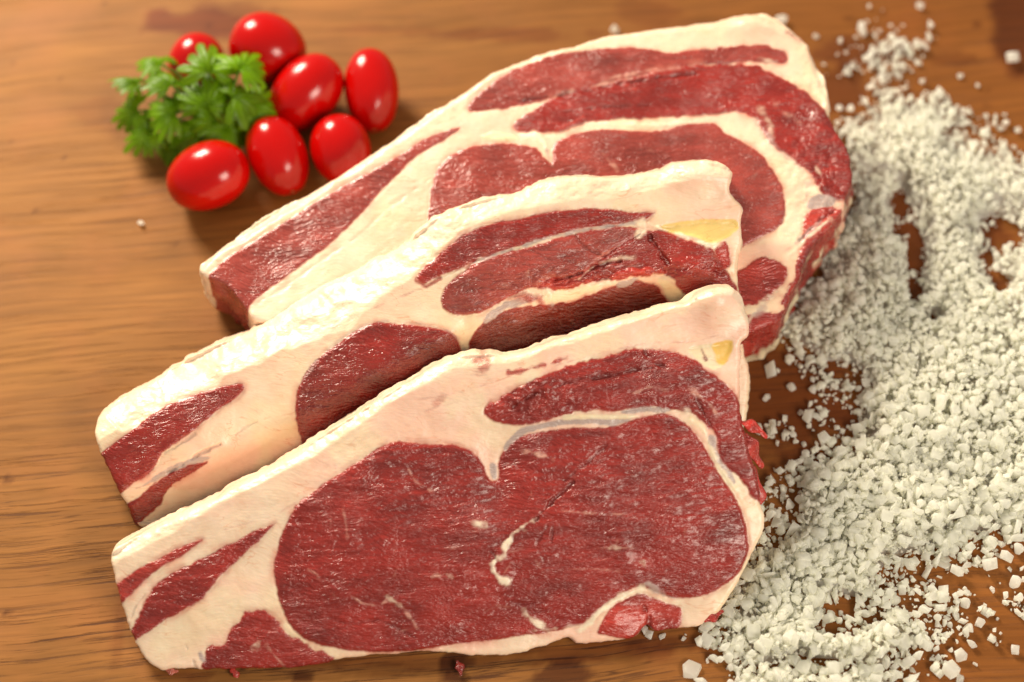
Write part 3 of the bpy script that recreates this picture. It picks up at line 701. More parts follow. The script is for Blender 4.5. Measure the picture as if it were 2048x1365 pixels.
for k in range(26):
    a = random.uniform(0, 6.28); x0 = random.choice([random.uniform(610, 880), random.uniform(960, 1320)]); y0 = random.uniform(660, 800) if x0 < 900 else random.uniform(620, 700); L = random.uniform(12, 40)
    mid_lines.append(('vein', random.uniform(2, 3), .05, [(x0, y0), (x0 + L * .5 * math.cos(a), y0 + L * .5 * math.sin(a) + random.uniform(-5, 5)), (x0 + L * math.cos(a), y0 + L * math.sin(a))], random.uniform(.08, .32)))
for k in range(40):
    x0 = random.uniform(900, 1230); y0 = 600 - (x0 - 900) * .28 + random.uniform(-35, 25); L = random.uniform(15, 45)
    mid_lines.append(('groove', 3, -.35, [(x0, y0), (x0 + L * .5, y0 + random.uniform(-9, 7)), (x0 + L, y0 + random.uniform(-14, 12))], random.uniform(.3, .6)))
mid_bev = [(180, 870, 20, .7), (200, 825, 55, .75), (325, 748, 66, .85), (479, 672, 78, .85), (616, 582, 90, .75), (700, 545, 80, .7), (814, 490, 55, .7), (893, 424, 35, .6), (1038, 386, 32, .7), (1120, 355, 44, .6), (1300, 345, 34, .5), (1386, 321, 40, .5), (1466, 344, 20, .5), (1490, 417, 8, .5)]
def mid_extra(P, h, col, lean, pl):
    h = h + bulge(P, pl, 1400, 345, 60, 30, 3) + bulge(P, pl, 780, 720, 150, 80, 2.5) + bulge(P, pl, 350, 860, 120, 60, 1.5) + bulge(P, pl, 1060, 540, 130, 50, 2.5) + bulge(P, pl, 1390, 530, 60, 50, 2)
    # the lower half of the face sags away in under the next steak, the eye most of all
    s = DIST / FPX
    line = pl.uv([(280, 1000), (600, 870), (940, 690), (1300, 590), (1420, 590)])
    yy = np.interp(P[:, 0], line[:, 0], line[:, 1])
    dd = np.clip(yy + 55 * s - P[:, 1], 0, 1)
    h = h - 0.36 * np.minimum(dd, .026) * sm(dd, 0, .012)
    h = h + bulge(P, pl, 1230, 640, 150, 60, -3.0) + bulge(P, pl, 932, 700, 16, 60, -2)
    m = np.exp(-((pl.uv([(1200, 555)])[0][1] - P[:, 1]) / (16 * s)) ** 2) * (P[:, 0] > pl.uv([(1060, 560)])[0][0]) * sm(lean, .5, .9)
    h = h + m * 0.0016 * fbm(P[:, 0] * 230, P[:, 1] * 420, 87, 4)
    return h, col, lean
build_steak('middle raw beef steak with a wide glossy fat rim, half hidden by the front steak', GRP, P_MID, mid_out, mid_reg, mid_lines, mid_bev, .024, .00042, 200, mid_extra)

# --- back steak
P_BACK = Plane((495, 628), .031, (1560, 640), .034, math.radians(7))
back_out = [(396, 538), (399, 526), (431, 498), (493, 451), (551, 413), (619, 378), (670, 351), (722, 314), (790, 272), (859, 218), (914, 190), (961, 156), (985, 140), (1037, 120), (1110, 95), (1154, 90), (1205, 69), (1293, 58), (1403, 43),
 (1455, 30), (1494, 20), (1527, 21), (1560, 38), (1586, 60), (1619, 82), (1621, 103), (1637, 132), (1655, 165), (1658, 209), (1656, 236), (1677, 269), (1699, 309), (1706, 355), (1690, 400), (1685, 422), (1665, 444), (1655, 462), (1628, 486),
 (1616, 512), (1602, 535), (1604, 552), (1590, 570), (1574, 612), (1562, 640), (1530, 655), (1480, 668), (1455, 640), (1430, 560), (1380, 500), (1250, 460), (1100, 460), (960, 500), (860, 560), (700, 660), (640, 670), (505, 640), (494, 624), (478, 598), (455, 572), (425, 558), (408, 552)]
back_reg = [
 ('side_muscle', 'pale', [(405, 572), (418, 550), (441, 524), (500, 483), (568, 445), (653, 390), (722, 353), (790, 315), (841, 281), (893, 261), (927, 254), (876, 288), (824, 319), (790, 356), (756, 390), (688, 466), (619, 520), (551, 568), (500, 608), (488, 640), (465, 630)], .5, .4),
 ('upper_muscle', 'pale', [(927, 222), (961, 185), (1013, 144), (1078, 118), (1128, 106), (1183, 98), (1250, 96), (1311, 99), (1348, 110), (1390, 102), (1439, 95), (1513, 88), (1560, 99), (1578, 113), (1574, 128), (1513, 122), (1403, 131), (1293, 150), (1220, 167), (1128, 189), (1073, 208), (1000, 221)], .5, .6),
 ('cap_muscle', 'lean', [(1022, 253), (1060, 222), (1128, 186), (1220, 166), (1330, 142), (1421, 128), (1513, 128), (1549, 146), (1604, 179), (1641, 212), (1665, 242), (1690, 269), (1712, 311), (1718, 359), (1700, 403), (1660, 402), (1637, 388), (1622, 348), (1586, 326), (1549, 300), (1524, 267), (1505, 234), (1458, 223), (1403, 231), (1330, 238), (1201, 242), (1165, 249), (1110, 271), (1037, 264)], .8, .8),
 ('cap_muscle', 'bright', [(1610, 425), (1650, 415), (1700, 420), (1690, 450), (1650, 480), (1620, 500), (1630, 520), (1610, 560), (1592, 555), (1590, 520), (1602, 490)], .6, .9),
 ('eye_muscle', 'pale', [(853, 440), (860, 390), (869, 343), (885, 325), (910, 305), (961, 289), (1029, 289), (1073, 297), (1098, 330), (1106, 333), (1106, 300), (1113, 282), (1165, 267), (1205, 260), (1322, 264), (1366, 249), (1421, 242), (1450, 267), (1494, 289), (1531, 322), (1564, 373), (1575, 421), (1564, 450), (1513, 480), (1440, 520), (1300, 600), (1000, 600), (860, 500)], .8, .5),
 ('lower_muscle', 'bright', [(1470, 545), (1521, 512), (1560, 520), (1576, 539), (1572, 568), (1532, 605), (1488, 612), (1450, 600)], .5, 1.0),
 ('lower_muscle', 'lean', [(1480, 640), (1520, 626), (1550, 632), (1545, 660), (1490, 680)], .3, 1.0),
 ('lower_muscle', 'lean', [(1634, 470), (1662, 462), (1650, 500), (1630, 530), (1620, 560), (1610, 590), (1590, 630), (1575, 665), (1520, 690), (1490, 690), (1500, 652), (1535, 642), (1555, 625), (1572, 590), (1586, 550), (1598, 520), (1612, 495)], .3, 1.9),
 ('silverskin', 'silver', [(1615, 398), (1640, 388), (1670, 398), (1668, 412), (1640, 420), (1612, 418)], .4, .3),
 ('tendon', 'cream', [(960, 272), (990, 262), (1030, 270), (1040, 282), (1005, 286), (970, 284)], .8, .3),
]
back_lines = [
 ('white', 8, .3, [(1165, 249), (1205, 250), (1330, 250), (1400, 242)], .9), ('white', 16, .4, [(1040, 272), (1080, 276), (1092, 300)], .9), ('silver', 6, .1, [(1092, 300), (1100, 325), (1106, 335)], .8), ('vein', 4, .1, [(1128, 187), (1200, 170), (1300, 149), (1400, 130)], .6), ('vein', 5, .1, [(1220, 158), (1270, 148), (1320, 140)], .7), ('white', 7, .3, [(1568, 520), (1590, 500), (1622, 470), (1660, 440)], .8), ('silver', 8, .2, [(1575, 500), (1610, 470), (1640, 445)], .6), ('bright', 8, .3, [(1590, 570), (1575, 590), (1580, 605)], .8), ('bright', 12, .2, [(1500, 660), (1530, 650), (1560, 640)], .8), ('white', 8, .2, [(1515, 215), (1535, 240), (1545, 280)], .35),
 ('silver', 9, .2, [(1505, 236), (1530, 270), (1552, 300), (1590, 330), (1612, 360), (1612, 400)], .5), ('vein', 6, .1, [(1205, 310), (1220, 330), (1235, 345)], .9), ('white', 5, .1, [(1062, 268), (1110, 276)], .7), ('bright', 9, .5, [(1112, 268), (1140, 254), (1165, 236)], .9),
 ('bright', 9, .5, [(1254, 168), (1258, 180), (1270, 182)], .8), ('vein', 10, .2, [(1545, 205), (1560, 225), (1580, 235), (1600, 250)], .4), ('white', 7, .1, [(1520, 120), (1550, 124)], .6), ('white', 12, .5, [(1640, 350), (1625, 330)], .7),
 ('groove', 6, -1., [(870, 352), (830, 378), (770, 420), (720, 470), (640, 522), (570, 575), (520, 602)], .25), ('groove', 5, -.9, [(1600, 480), (1640, 440), (1665, 425)], .8), ('groove', 5, -.8, [(1040, 205), (1130, 190), (1260, 165), (1390, 150)], .8), ('groove', 4, -.6, [(1100, 232), (1200, 216), (1300, 212)], .6),
 ('vein', 8, 0, [(1355, 70), (1362, 72)], .7), ('bright', 14, .3, [(1575, 62), (1600, 78)], .6), ('vein', 5, 0, [(903, 216), (907, 218)], .8), ('white', 9, 0, [(1490, 650), (1530, 600), (1575, 570)], .5), ('silver', 14, .2, [(1510, 630), (1530, 615)], .7),
]
for k in range(20):
    a = random.uniform(0, 6.28); x0 = random.uniform(900, 1520); y0 = random.uniform(300, 440); L = random.uniform(12, 40)
    back_lines.append(('vein', random.uniform(2.5, 4), .05, [(x0, y0), (x0 + L * .5 * math.cos(a), y0 + L * .5 * math.sin(a) + random.uniform(-5, 5)), (x0 + L * math.cos(a), y0 + L * math.sin(a))], random.uniform(.08, .32)))
back_bev = [(390, 545, 10, .6), (431, 498, 18, .7), (619, 378, 20, .7), (790, 272, 18, .7), (985, 140, 12, .6), (1205, 69, 16, .6), (1403, 43, 22, .5), (1510, 20, 26, .5), (1619, 84, 14, .5), (1657, 209, 10, .5)]
def back_extra(P, h, col, lean, pl):
    h = h + bulge(P, pl, 1520, 50, 60, 30, 2) + bulge(P, pl, 1600, 290, 90, 90, 1.5) + bulge(P, pl, 600, 440, 150, 40, 1) + bulge(P, pl, 1250, 370, 200, 90, 1.5) + bulge(P, pl, 950, 380, 80, 60, 1.2)
    c = pl.uv([(1650, 330)])[0]; s = DIST / FPX
    m = np.exp(-(((P[:, 0] - c[0]) / (90 * s)) ** 2 + ((P[:, 1] - c[1]) / (200 * s)) ** 2))
    return h + m * 0.0014 * fbm(P[:, 0] * 170, P[:, 1] * 170, 97, 4), col, lean
build_steak('rearmost raw beef steak lying flattest, its cut end near the tomatoes', GRP, P_BACK, back_out, back_reg, back_lines, back_bev, .033, .00050, 300, back_extra, lean_wall=.004)

# ------------------------------------------------------------------ tomatoes
TOM_GRP = 'plum cherry tomatoes in a cluster round the parsley'
def tomato(px, py, ra, rb, ang, label, tipdown=0.34):
    s0 = np.linalg.norm(at_z(px, py, .012) - CAM) / FPX * 0.985
    b = rb * s0; a = ra * s0
    c = at_z(px, py, b)
    nu, nv = 64, 40
    V = []; F = []
    for j in range(nv + 1):
        th = math.pi * j / nv
        for i in range(nu):
            ph = 2 * math.pi * i / nu
            x = math.cos(th)
            prof = math.sin(th) ** 0.93 * (1 - 0.04 * x)
            dim = 0.10 * math.exp(-((th) / 0.17) ** 2)     # dimple at the stem end
            V.append((a * (x - dim), b * prof * math.cos(ph) * (1 + .012 * math.sin(3 * ph + px)), b * prof * math.sin(ph) * 0.985))
    for j in range(nv):
        for i in range(nu):
            i2 = (i + 1) % nu
            F.append((j * nu + i, (j + 1) * nu + i, (j + 1) * nu + i2, j * nu + i2))
    r = thing('cherry_tomato', label, 'tomato', (c[0], c[1], 0), TOM_GRP)
    # photo angle of the long axis to the direction on the board
    dx, dy = math.cos(ang), math.sin(ang) / math.cos(TILT)
    body = mesh_np('body', np.array(V), np.array(F), M_TOM, r)
    body.location = (0, 0, math.hypot(a * math.sin(tipdown), b * math.cos(tipdown)))
    body.rotation_euler = (0, tipdown, math.atan2(dy, dx))
    sc = []
    bm = bmesh.new(); bmesh.ops.create_cone(bm, cap_ends=True, segments=14, radius1=b * .13, radius2=b * .07, depth=b * .08)
    me = bpy.data.meshes.new('stem_scar'); bm.to_mesh(me); bm.free(); me.materials.append(M_SCAR)
    o = bpy.data.objects.new('stem_scar', me); COL.objects.link(o); o.parent = body; o.rotation_euler = (0, math.pi / 2, 0); o.location = (a * .915, 0, 0)
    return r
_t = NT('tomato_stem_scar'); _t.b.inputs['Base Color'].default_value = (.22, .13, .05, 1); _t.b.inputs['Roughness'].default_value = .8; M_SCAR = _t.m
R = math.radians
tomato(392, 132, 66, 56, R(-100), 'red tomato mostly covered by the parsley leaves, highest at the left')
tomato(536, 97, 78, 69, R(-15), 'roundest and largest red tomato at the back of the cluster')
tomato(612, 187, 86, 64, R(222), 'red plum tomato in the middle, slanting, with a long streak highlight')
tomato(743, 184, 87, 55, R(-84), 'rightmost red plum tomato standing lengthwise away from the viewer')
tomato(557, 314, 84, 59, R(-64), 'oval red tomato between the parsley and the smallest tomato, pointing to the rear steak')
tomato(682, 300, 72, 61, R(-75), 'red tomato whose lower end is tucked behind the rear steak')
tomato(416, 354, 86, 68, R(192), 'nearest red tomato in front of the parsley, lying crosswise')

# ------------------------------------------------------------------ parsley
def leaf_mesh(seed, size):
    r = random.Random(seed)
    # three leaflets, each a toothed fan with raised creases
    V = []; F = []; C = []
    g0 = r.uniform(.8, 1.25)
    def leaflet(cx, cy, ang, L, wd):
        teeth = r.choice([3, 4, 5]); n = teeth * 6 + 1; rings = 6
        b0 = len(V)
        ph = [r.uniform(.85, 1.15) for _ in range(teeth)]
        for k in range(rings + 1):
            f = k / rings
            for i in range(n):
                t = i / (n - 1); a = (t - .5) * 2 * wd
                tooth = abs(math.sin(math.pi * t * teeth)) ** .6 * ph[min(teeth - 1, int(t * teeth))]
                env = 1 - 0.35 * abs(t - .5) * 2
                rr = L * env * (0.60 + 0.40 * tooth) * f
                x = cx + rr * math.cos(ang + a); y = cy + rr * math.sin(ang + a)
                z = 0.09 * L * f * math.cos(2 * math.pi * t * teeth) + 0.30 * L * f * (1 - f * .9) - 0.22 * L * f * f
                V.append((x, y, z))
                v = 1.25 if (i % 6) in (0, 3) and k < rings else 1
                C.append((.16 * g0 * v, .31 * g0 * v, .004, 1))
        for k in range(rings):
            for i in range(n - 1):
                a = b0 + k * n + i; F.append((a, a + 1, a + n + 1, a + n))
    leaflet(0, 0, 0, size * 1.0, .92)
    leaflet(0, 0, 1.35, size * .85, 0.9)
    leaflet(0, 0, -1.35, size * .85, 0.9)
    return np.array(V), np.array(F), np.array(C)
def tube(name, pts, rad, mat, parent, colr):
    pts = [Vector(p) for p in pts]; V = []; F = []; n = 7
    for k, p in enumerate(pts):
        d = (pts[min(k + 1, len(pts) - 1)] - pts[max(k - 1, 0)]).normalized()
        u = d.orthogonal().normalized(); v = d.cross(u)
        for i in range(n):
            a = 2 * math.pi * i / n; V.append(p + (u * math.cos(a) + v * math.sin(a)) * rad)
    for k in range(len(pts) - 1):
        for i in range(n): F.append((k * n + i, k * n + (i + 1) % n, (k + 1) * n + (i + 1) % n, (k + 1) * n + i))
    C = np.tile(np.array([*colr, 1.0]), (len(V), 1))
    return mesh_np(name, np.array([tuple(v) for v in V]), np.array(F), mat, parent, C)
leaves = [ # px, py, radius px, turn deg, height mm, tilt x, tilt y
 (322, 128, 42, 150, 24, .5, .2), (418, 145, 52, 95, 31, .3, -.2), (478, 140, 52, 60, 33, .2, .3), (275, 168, 40, 165, 20, .7, -.2), (345, 172, 50, 120, 27, .6, .2),
 (275, 222, 46, 185, 14, -.3, .4), (300, 262, 46, 215, 11, -.2, .2), (352, 226, 56, 160, 19, -.1, .1), (415, 215, 56, 80, 25, .3, -.4), (465, 198, 52, 20, 27, .1, .4),
 (395, 265, 52, 250, 12, -.4, -.1), (505, 212, 48, -20, 20, .2, .5), (350, 285, 40, 240, 6, .2, .6), (450, 255, 50, 290, 14, -.4, .3),
 (490, 250, 40, -60, 10, .3, .2), (430, 240, 44, 200, 17, -.7, .1), (385, 240, 40, 300, 8, .4, -.5), (420, 285, 40, 262, 6, -.1, -.4)]
base = at_z(440, 245, .006)
pr = thing('parsley_sprig', 'green sprig of curly leaved parsley lying among the red tomatoes', 'parsley', (base[0], base[1], 0))
for k, (px, py, rp, an, hz, tx, ty) in enumerate(leaves):
    s0 = 0.00021
    V, F, C = leaf_mesh(300 + k, rp * s0 * 1.40)
    p = at_z(px, py, hz * .001)
    o = mesh_np('leaf', V, F, M_LEAF, pr, C)
    o.location = (p[0] - base[0], p[1] - base[1], p[2])
    o.rotation_euler = Euler((tx * .8, ty * .8, R(an)), 'XYZ')
    q = np.array([0.004 * math.sin(k), 0.004 * math.cos(k), .008])
    e = np.array([p[0] - base[0], p[1] - base[1], p[2] - .0005])
    mid = (q + e) / 2 + np.array([0, 0, .003])
    tube('stem', [q, q * .6 + mid * .4 + np.array([0, 0, .001]), mid, mid * .45 + e * .55 + np.array([0, 0, .001]), e], .00055, M_LEAF, pr, (.17, .30, .04))
tube('stem', [(0.004, 0.0, .008), (0.012, -.003, .006), (0.022, 0.002, .004), (.030, .006, .003)], .0011, M_LEAF, pr, (.20, .32, .06))

# ------------------------------------------------------------------ salt
def crystal_proto(seed, bev=0.13):
    r = random.Random(seed)
    bm = bmesh.new()
    kind = r.random()
    ax = (1, r.uniform(.6, .95), r.uniform(.45, .85))
    n = r.randint(9, 15)
    for _ in range(n):
        if kind < .25:
            p = [r.choice((-1, 1)) * r.uniform(.5, .75) for _ in range(3)]
        else:
            v = Vector((r.gauss(0, 1), r.gauss(0, 1), r.gauss(0, 1))).normalized() * r.uniform(.8, 1.05); p = list(v)
        bm.verts.new([a * b for a, b in zip(p, ax)])
    res = bmesh.ops.convex_hull(bm, input=bm.verts)
    bmesh.ops.delete(bm, geom=[g for g in res['geom_interior'] if isinstance(g, bmesh.types.BMVert)], context='VERTS')
    bmesh.ops.dissolve_limit(bm, angle_limit=.35, verts=bm.verts, edges=bm.edges)
    if bev: bmesh.ops.bevel(bm, geom=list(bm.edges), offset=bev, segments=1, affect='EDGES', clamp_overlap=True)
    bmesh.ops.triangulate(bm, faces=bm.faces)
    bmesh.ops.recalc_face_normals(bm, faces=bm.faces)
    V = np.array([v.co[:] for v in bm.verts]); F = np.array([[v.index for v in f.verts] for f in bm.faces])
    bm.free()
    return V, F
protos = [crystal_proto(900 + k) for k in range(26)]

heap = np.array([(1722, 108), (1760, 92), (1800, 92), (1840, 92), (1848, 118), (1815, 150), (1812, 172), (1860, 190), (1905, 205), (1945, 228), (1935, 262), (1985, 272), (2010, 300), (2060, 300), (2180, 320), (2180, 1060), (2060, 1075),
 (2010, 1085), (1960, 1105), (1915, 1140), (1900, 1165), (1915, 1210), (1930, 1250), (1880, 1290), (1830, 1330), (1800, 1400), (1720, 1440), (1500, 1440), (1455, 1350), (1450, 1310), (1410, 1275), (1400, 1245), (1450, 1190), (1490, 1120), (1505, 1060), (1510, 990), (1530, 960),
 (1565, 930), (1600, 900), (1660, 890), (1690, 850), (1640, 800), (1610, 760), (1590, 715), (1560, 700), (1540, 660), (1590, 600), (1640, 500), (1680, 420), (1700, 340), (1672, 270), (1700, 240), (1735, 215), (1780, 200), (1745, 180), (1740, 150), (1705, 140)], float)
holes = [(1800, 412, 14, 22), (1812, 465, 18, 16), (1828, 510, 14, 40), (1826, 585, 12, 14), (2010, 470, 34, 26), (1975, 520, 14, 14), (1990, 560, 16, 12), (2005, 580, 12, 10), (1675, 745, 22, 12), (1690, 1215, 20, 14), (1660, 1262, 16, 12), (1730, 1240, 14, 9),
         (1545, 1010, 14, 8), (1905, 1290, 20, 10), (1600, 1320, 8, 8), (1862, 640, 8, 10)]
sparse = [(1860, 1180, 130, 90, .55), (1560, 1010, 50, 90, .6), (1650, 860, 80, 60, .55), (1700, 1240, 90, 50, .4), (1640, 1340, 150, 30, .35), (1560, 850, 70, 60, .2), (1800, 140, 90, 50, .3), (1950, 260, 80, 40, .3), (1850, 1320, 90, 40, .5), (1680, 780, 80, 60, .45)]
clumps = [(1560, 865, 42, 30, .8), (1525, 850, 20, 20, .6), (2010, 1225, 60, 34, .85), (2045, 1190, 40, 30, .8), (1990, 1275, 40, 22, .5), (1640, 820, 45, 50, .6), (1580, 1290, 90, 50, .3), (1990, 1150, 40, 22, .15), (1990, 245, 40, 25, .35), (1820, 100, 40, 20, .3),
          (1880, 1240, 50, 60, .3), (1760, 120, 60, 40, .25), (1760, 1345, 90, 30, .5), (1890, 1330, 40, 30, .4), (1430, 1300, 40, 14, .35), (1510, 700, 60, 12, .35)]
def salt_density(px, py):
    Pp = np.stack([px, py], 1)
    d = sdf(Pp, heap) + 4 + 28 * fbm(px / 46, py / 46, 21, 4)
    den = np.maximum(sm(d, -14, 22), .10 * sm(d, -70, 0) * (fbm(px / 30, py / 30, 23, 3) > 0))
    th = sm(d, 0, 120)
    for (x, y, rx, ry) in holes:
        r = np.sqrt(((px - x) / rx) ** 2 + ((py - y) / ry) ** 2) + .35 * fbm(px / 16, py / 16, 31, 3)
        k = sm(r, .8, 1.35); den = den * k; th = th * sm(r, .9, 3.2)
    for (x, y, rx, ry, a) in sparse:
        r = np.sqrt(((px - x) / rx) ** 2 + ((py - y) / ry) ** 2)
        k = 1 - a * (1 - sm(r, .5, 1.2)); den = den * k; th = th * k * k
    for (x, y, rx, ry, a) in clumps:
        r = np.sqrt(((px - x) / rx) ** 2 + ((py - y) / ry) ** 2)
        den = np.maximum(den, a * (1 - sm(r, .4, 1.1)) * sm(fbm(px / 22, py / 22, 41, 3), -.35, .15))
    return den, th
def project(P):
    q = P - CAM; dz = q @ FWD
    return 1024 + (q @ RGT) / dz * FPX, 682.5 - (q @ UPV) / dz * FPX
NC = 122000
X = rng.uniform(.055, .235, NC); Y = rng.uniform(-.19, .17, NC)
gpx, gpy = project(np.stack([X, Y, np.zeros(NC)], 1))
den, th = salt_density(gpx, gpy)
layer = rng.random(NC)
keep = (gpx < 2140) & (gpy < 1430) & (rng.random(NC) < den * (0.30 + 0.42 * th))
# no grains where a leaning steak already stands on the board
for pl, outl in ((P_FRONT, front_out),):
    o3 = pl.xyz(pl.uv(np.array(outl, float)))[:, :2]
    keep &= (sdf(np.stack([X, Y], 1), o3) < 0.002)
keep &= ~((gpx < 1640) & (gpy < 560)) & (sdf(np.stack([X, Y], 1), P_BACK.xyz(P_BACK.uv(np.array(back_out, float)))[:, :2]) < .003)
X, Y, th, gpy = X[keep], Y[keep], th[keep], gpy[keep]
n = len(X)
hh = 0.0085 * th * (1 + .5 * fbm(X * 40, Y * 40, 55, 3))
rad = np.clip(rng.lognormal(math.log(.00084), .56, n), .00030, .0026)
big = sm(gpy, 500, 1000)
rad *= (1.0 + 0.42 * big)
z = hh * (1 - rng.random(n) ** 2 * .75) + rad * .55
Vs = []; Fs = []; off = 0
for k in range(n):
    V, F = protos[int(rng.integers(len(protos)))]
    e = Euler(rng.uniform(0, 6.28, 3)).to_matrix()
    A = np.array(e) * rad[k]
    q = V @ A.T + np.array([X[k], Y[k], z[k]])
    low = q[:, 2].min()
    if low < 0 or hh[k] < .001: q[:, 2] -= low - .0001
    Vs.append(q); Fs.append(F + off); off += len(V)
# fine crushed salt packed under the grains where the drift is deep
bx = np.linspace(.05, .235, 260); by = np.linspace(-.19, .17, 500); BX, BY = np.meshgrid(bx, by)
qx, qy = project(np.stack([BX.ravel(), BY.ravel(), np.zeros(BX.size)], 1)); bd, bt = salt_density(qx, qy)
bz = 0.0085 * bt * .78 * sm(bd, .6, 1) + .0009 * fbm(BX.ravel() * 420, BY.ravel() * 420, 61, 3) - .0016
ok = (bz > -.001).reshape(BX.shape); cl = ok[:-1, :-1] | ok[1:, :-1] | ok[:-1, 1:] | ok[1:, 1:]
jj, ii = np.nonzero(cl); aa = jj * 260 + ii
u, inv = np.unique(np.stack([aa, aa + 1, aa + 261, aa, aa + 261, aa + 260], 1), return_inverse=True)
Vs.append(np.stack([BX.ravel()[u], BY.ravel()[u], bz[u]], 1)); Fs.append(inv.reshape(-1, 3) + off)
# pieces are separate faceted grains, one uncountable drift
o = mesh_np('coarse_salt', np.vstack(Vs), np.vstack(Fs), M_SALT, None, None, True)
tag(o, 'drift of coarse white salt crystals spread over the board at the right', 'salt', None, 'stuff')
print('salt grains', n, 'tris', sum(len(f) for f in Fs))

# loose crystals lying apart: each its own
loose = [(282, 446, 10, 'tiny lone salt crystal on the bare board below the tomatoes'), (1724, 58, 24, 'largest loose salt crystal far behind the salt drift'), (2024, 117, 17, 'loose salt crystal by the right edge, near the dark board corner'),
 (1562, 38, 19, 'salt crystal just behind the fat corner of the rear steak'), (1228, 58, 18, 'salt crystal peeking out behind the rim of the rear steak'), (1540, 740, 22, 'big salt crystal alone on the dark wood right of the leaning steaks'),
 (1583, 775, 12, 'small salt crystal right of the big lone one on the dark wood'), (1533, 795, 13, 'small upright salt crystal below the big lone one on the dark wood'), (1365, 1277, 9, 'small clear salt crystal just under the lower right of the front steak'),
 (1384, 1340, 25, 'square salt crystal at the bottom edge, left of the salt drift'), (1402, 1360, 22, 'salt crystal touching the square one at the bottom edge'), (1427, 1317, 13, 'flat salt crystal between the square one and the drift'),
 (1412, 1282, 19, 'long clear salt crystal hanging below the front steak corner'), (1298, 1270, 12, 'clear salt crystal under the notch of the front steak'), (1325, 1272, 10, 'clear salt crystal right of the notch of the front steak'), (1290, 1262, 13, 'clear salt crystal left of the notch of the front steak')]
loose += [(1632, 72, 9, 'faint salt crystal just right of the rear steak fat corner'), (1840, 12, 11, 'topmost salt crystal in a short row above the drift tip'), (1858, 50, 11, 'second salt crystal down in the row above the drift tip'),
 (1858, 78, 9, 'third salt crystal down in the row above the drift tip'), (1852, 96, 10, 'lowest salt crystal in the row, just above the drift tip'), (1738, 12, 8, 'small salt crystal at the top edge above the largest far one'),
 (1920, 152, 10, 'salt crystal alone on the wood right of the narrow drift tip'), (1955, 172, 8, 'tiny salt crystal just below right of the one beside the narrow drift tip'), (1680, 218, 12, 'salt crystal in the gap between the rear steak fat and the drift'),
 (1972, 232, 9, 'upper one of three tiny salt crystals behind the right of the drift'), (1990, 238, 8, 'rightmost of three tiny salt crystals behind the right of the drift'), (1950, 255, 8, 'lower left one of three tiny salt crystals behind the right of the drift'),
 (2035, 262, 9, 'salt crystal at the right edge just behind the drift'), (1712, 75, 7, 'tiny salt crystal below left of the largest far one'), (1760, 62, 7, 'tiny salt crystal right of the largest far one'),
 (2020, 1140, 7, 'tiny salt crystal on bare wood under the right end of the drift'), (2030, 1165, 16, 'long salt crystal on bare wood near the right edge below the drift'), (1985, 1180, 9, 'small salt crystal on the wood just left of the long one'),
 (1945, 1285, 14, 'salt crystal on the wood left of the lower right cluster'), (1920, 1310, 17, 'large salt crystal on the wood off the lower end of the drift'), (1950, 1330, 8, 'tiny salt crystal right of the large one off the lower drift end'),
 (1870, 1335, 16, 'salt crystal nearest the bottom edge at the lower end of the drift'), (2030, 1300, 12, 'salt crystal in the bottom right corner of the board'), (1920, 1360, 12, 'salt crystal cut by the bottom edge, right of the drift'),
 (1995, 1110, 9, 'small salt crystal just below the right end of the drift'), (2044, 1137, 8, 'tiny salt crystal touching the right edge below the drift'), (1900, 1250, 9, 'small salt crystal between the drift and the lower right cluster'),
 (1960, 1245, 12, 'salt crystal against the left side of the lower right cluster'), (1935, 1265, 12, 'salt crystal a step left of the lower right cluster')]
for k, (x, y, s, lab) in enumerate(loose):
    V, F = protos[(k * 7) % len(protos)]
    r = random.Random(k)
    sc = s * .00019 * .95
    A = np.array(Euler((r.uniform(-.5, .5), r.uniform(-.5, .5), r.uniform(0, 6.28))).to_matrix()) * sc
    q = V @ A.T; q[:, 2] -= q[:, 2].min()
    o = mesh_np('salt_crystal', q, F, M_SALT, None, None, True)
    p = at_z(x, y, sc * .5); o.location = (p[0], p[1], 0.0)
    tag(o, lab, 'salt crystal', 'loose salt crystals lying apart from the drift')

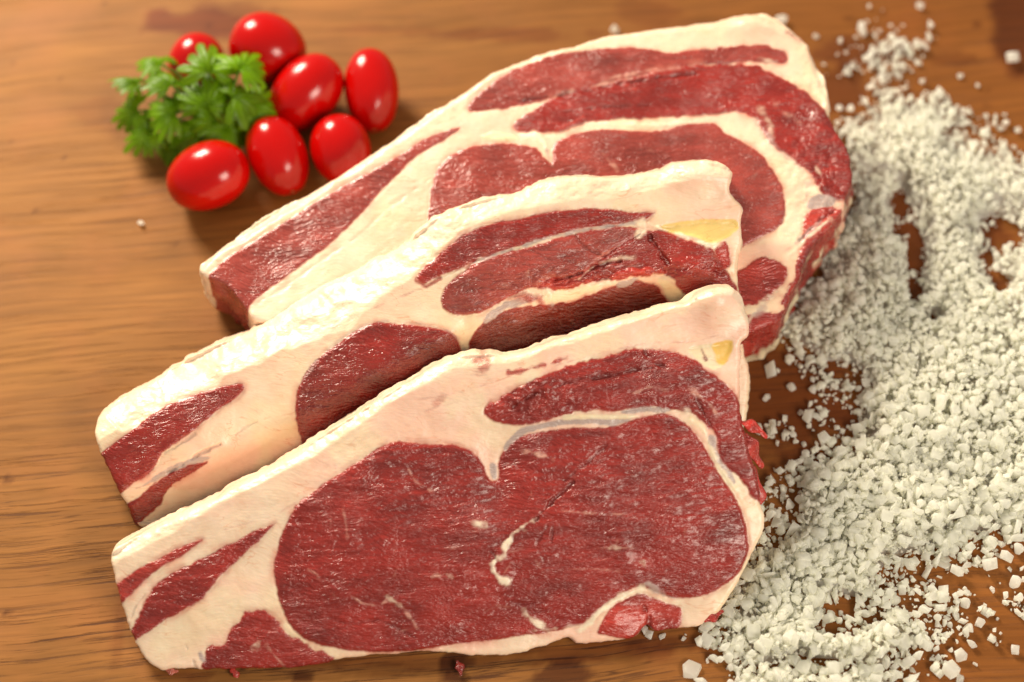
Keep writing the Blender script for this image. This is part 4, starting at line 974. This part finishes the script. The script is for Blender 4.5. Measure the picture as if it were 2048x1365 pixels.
# ------------------------------------------------------------------ scraps of meat
def scrap(px, py, z, pts, rad, label, colr=(.42, .03, .02)):
    """a small torn shred: a flattened tapering strip"""
    n = 10; P3 = []
    path = [np.array(at_z(x, y, zz)) for (x, y, zz) in pts]
    c0 = at_z(px, py, 0)
    V = []; F = []
    pp = []
    for k in range(len(path) - 1):
        for t in np.linspace(0, 1, 6, endpoint=False): pp.append(path[k] * (1 - t) + path[k + 1] * t)
    pp.append(path[-1]); m = len(pp)
    for k, p in enumerate(pp):
        d = Vector(pp[min(k + 1, m - 1)] - pp[max(k - 1, 0)]).normalized()
        u = d.cross(Vector((0, 0, 1))).normalized(); v = u.cross(d)
        tt = k / (m - 1); rr = rad * .72 * (.22 + math.sin(math.pi * min(1, tt * .9 + .08)) * .9) * (1 + .35 * math.sin(9 * tt + px))
        for i in range(n):
            a = 2 * math.pi * i / n
            V.append(np.array(p) - c0 + np.array(u) * rr * math.cos(a) + np.array(v) * rr * .3 * math.sin(a))
    for k in range(m - 1):
        for i in range(n): F.append((k * n + i, k * n + (i + 1) % n, (k + 1) * n + (i + 1) % n, (k + 1) * n + i))
    V = np.array(V)
    C = np.concatenate([np.tile(np.array(colr), (len(V), 1)) * (1 + .5 * fbm(V[:, 0] * 600, V[:, 1] * 600, 3))[:, None], np.ones((len(V), 1))], 1)
    o = mesh_np('meat_scrap', V, np.array(F), M_MEAT, None, np.clip(C, 0, 1)); o.location = tuple(c0)
    return tag(o, label, 'meat scrap', 'torn scraps of red meat')
scrap(472, 1350, 0, [(462, 1338, .002), (470, 1345, .002), (476, 1356, .001)], .0016, 'small dark red scrap on the wood below the left of the front steak')
scrap(921, 1340, 0, [(914, 1322, .002), (920, 1335, .0025), (922, 1352, .002)], .0017, 'small dark red scrap on the wood below the middle of the front steak', (.22, .02, .015))
scrap(350, 1342, 0, [(332, 1341, .003), (345, 1343, .003), (357, 1343, .003)], .0015, 'pinkish red scrap stuck under the lower left corner of the front steak', (.5, .12, .08))
scrap(1500, 860, 0, [(1482, 845, .040), (1500, 850, .040), (1520, 862, .038), (1534, 876, .036)], .0024, 'curled bright red shred sticking out of the right side of the front steak', (.5, .03, .02))
scrap(1500, 900, 0, [(1490, 868, .036), (1500, 890, .034), (1512, 915, .030), (1526, 935, .026)], .0034, 'long red shred hanging down the right side of the front steak', (.42, .03, .02))
scrap(1515, 970, 0, [(1498, 930, .026), (1508, 955, .022), (1520, 990, .018), (1520, 1010, .016)], .0030, 'lower red shred along the right edge of the front steak above the white fat', (.40, .03, .022))
scrap(1430, 1230, 0, [(1408, 1243, .006), (1425, 1232, .007), (1447, 1222, .006)], .0024, 'small red scrap on the fat corner at the lower right of the front steak')
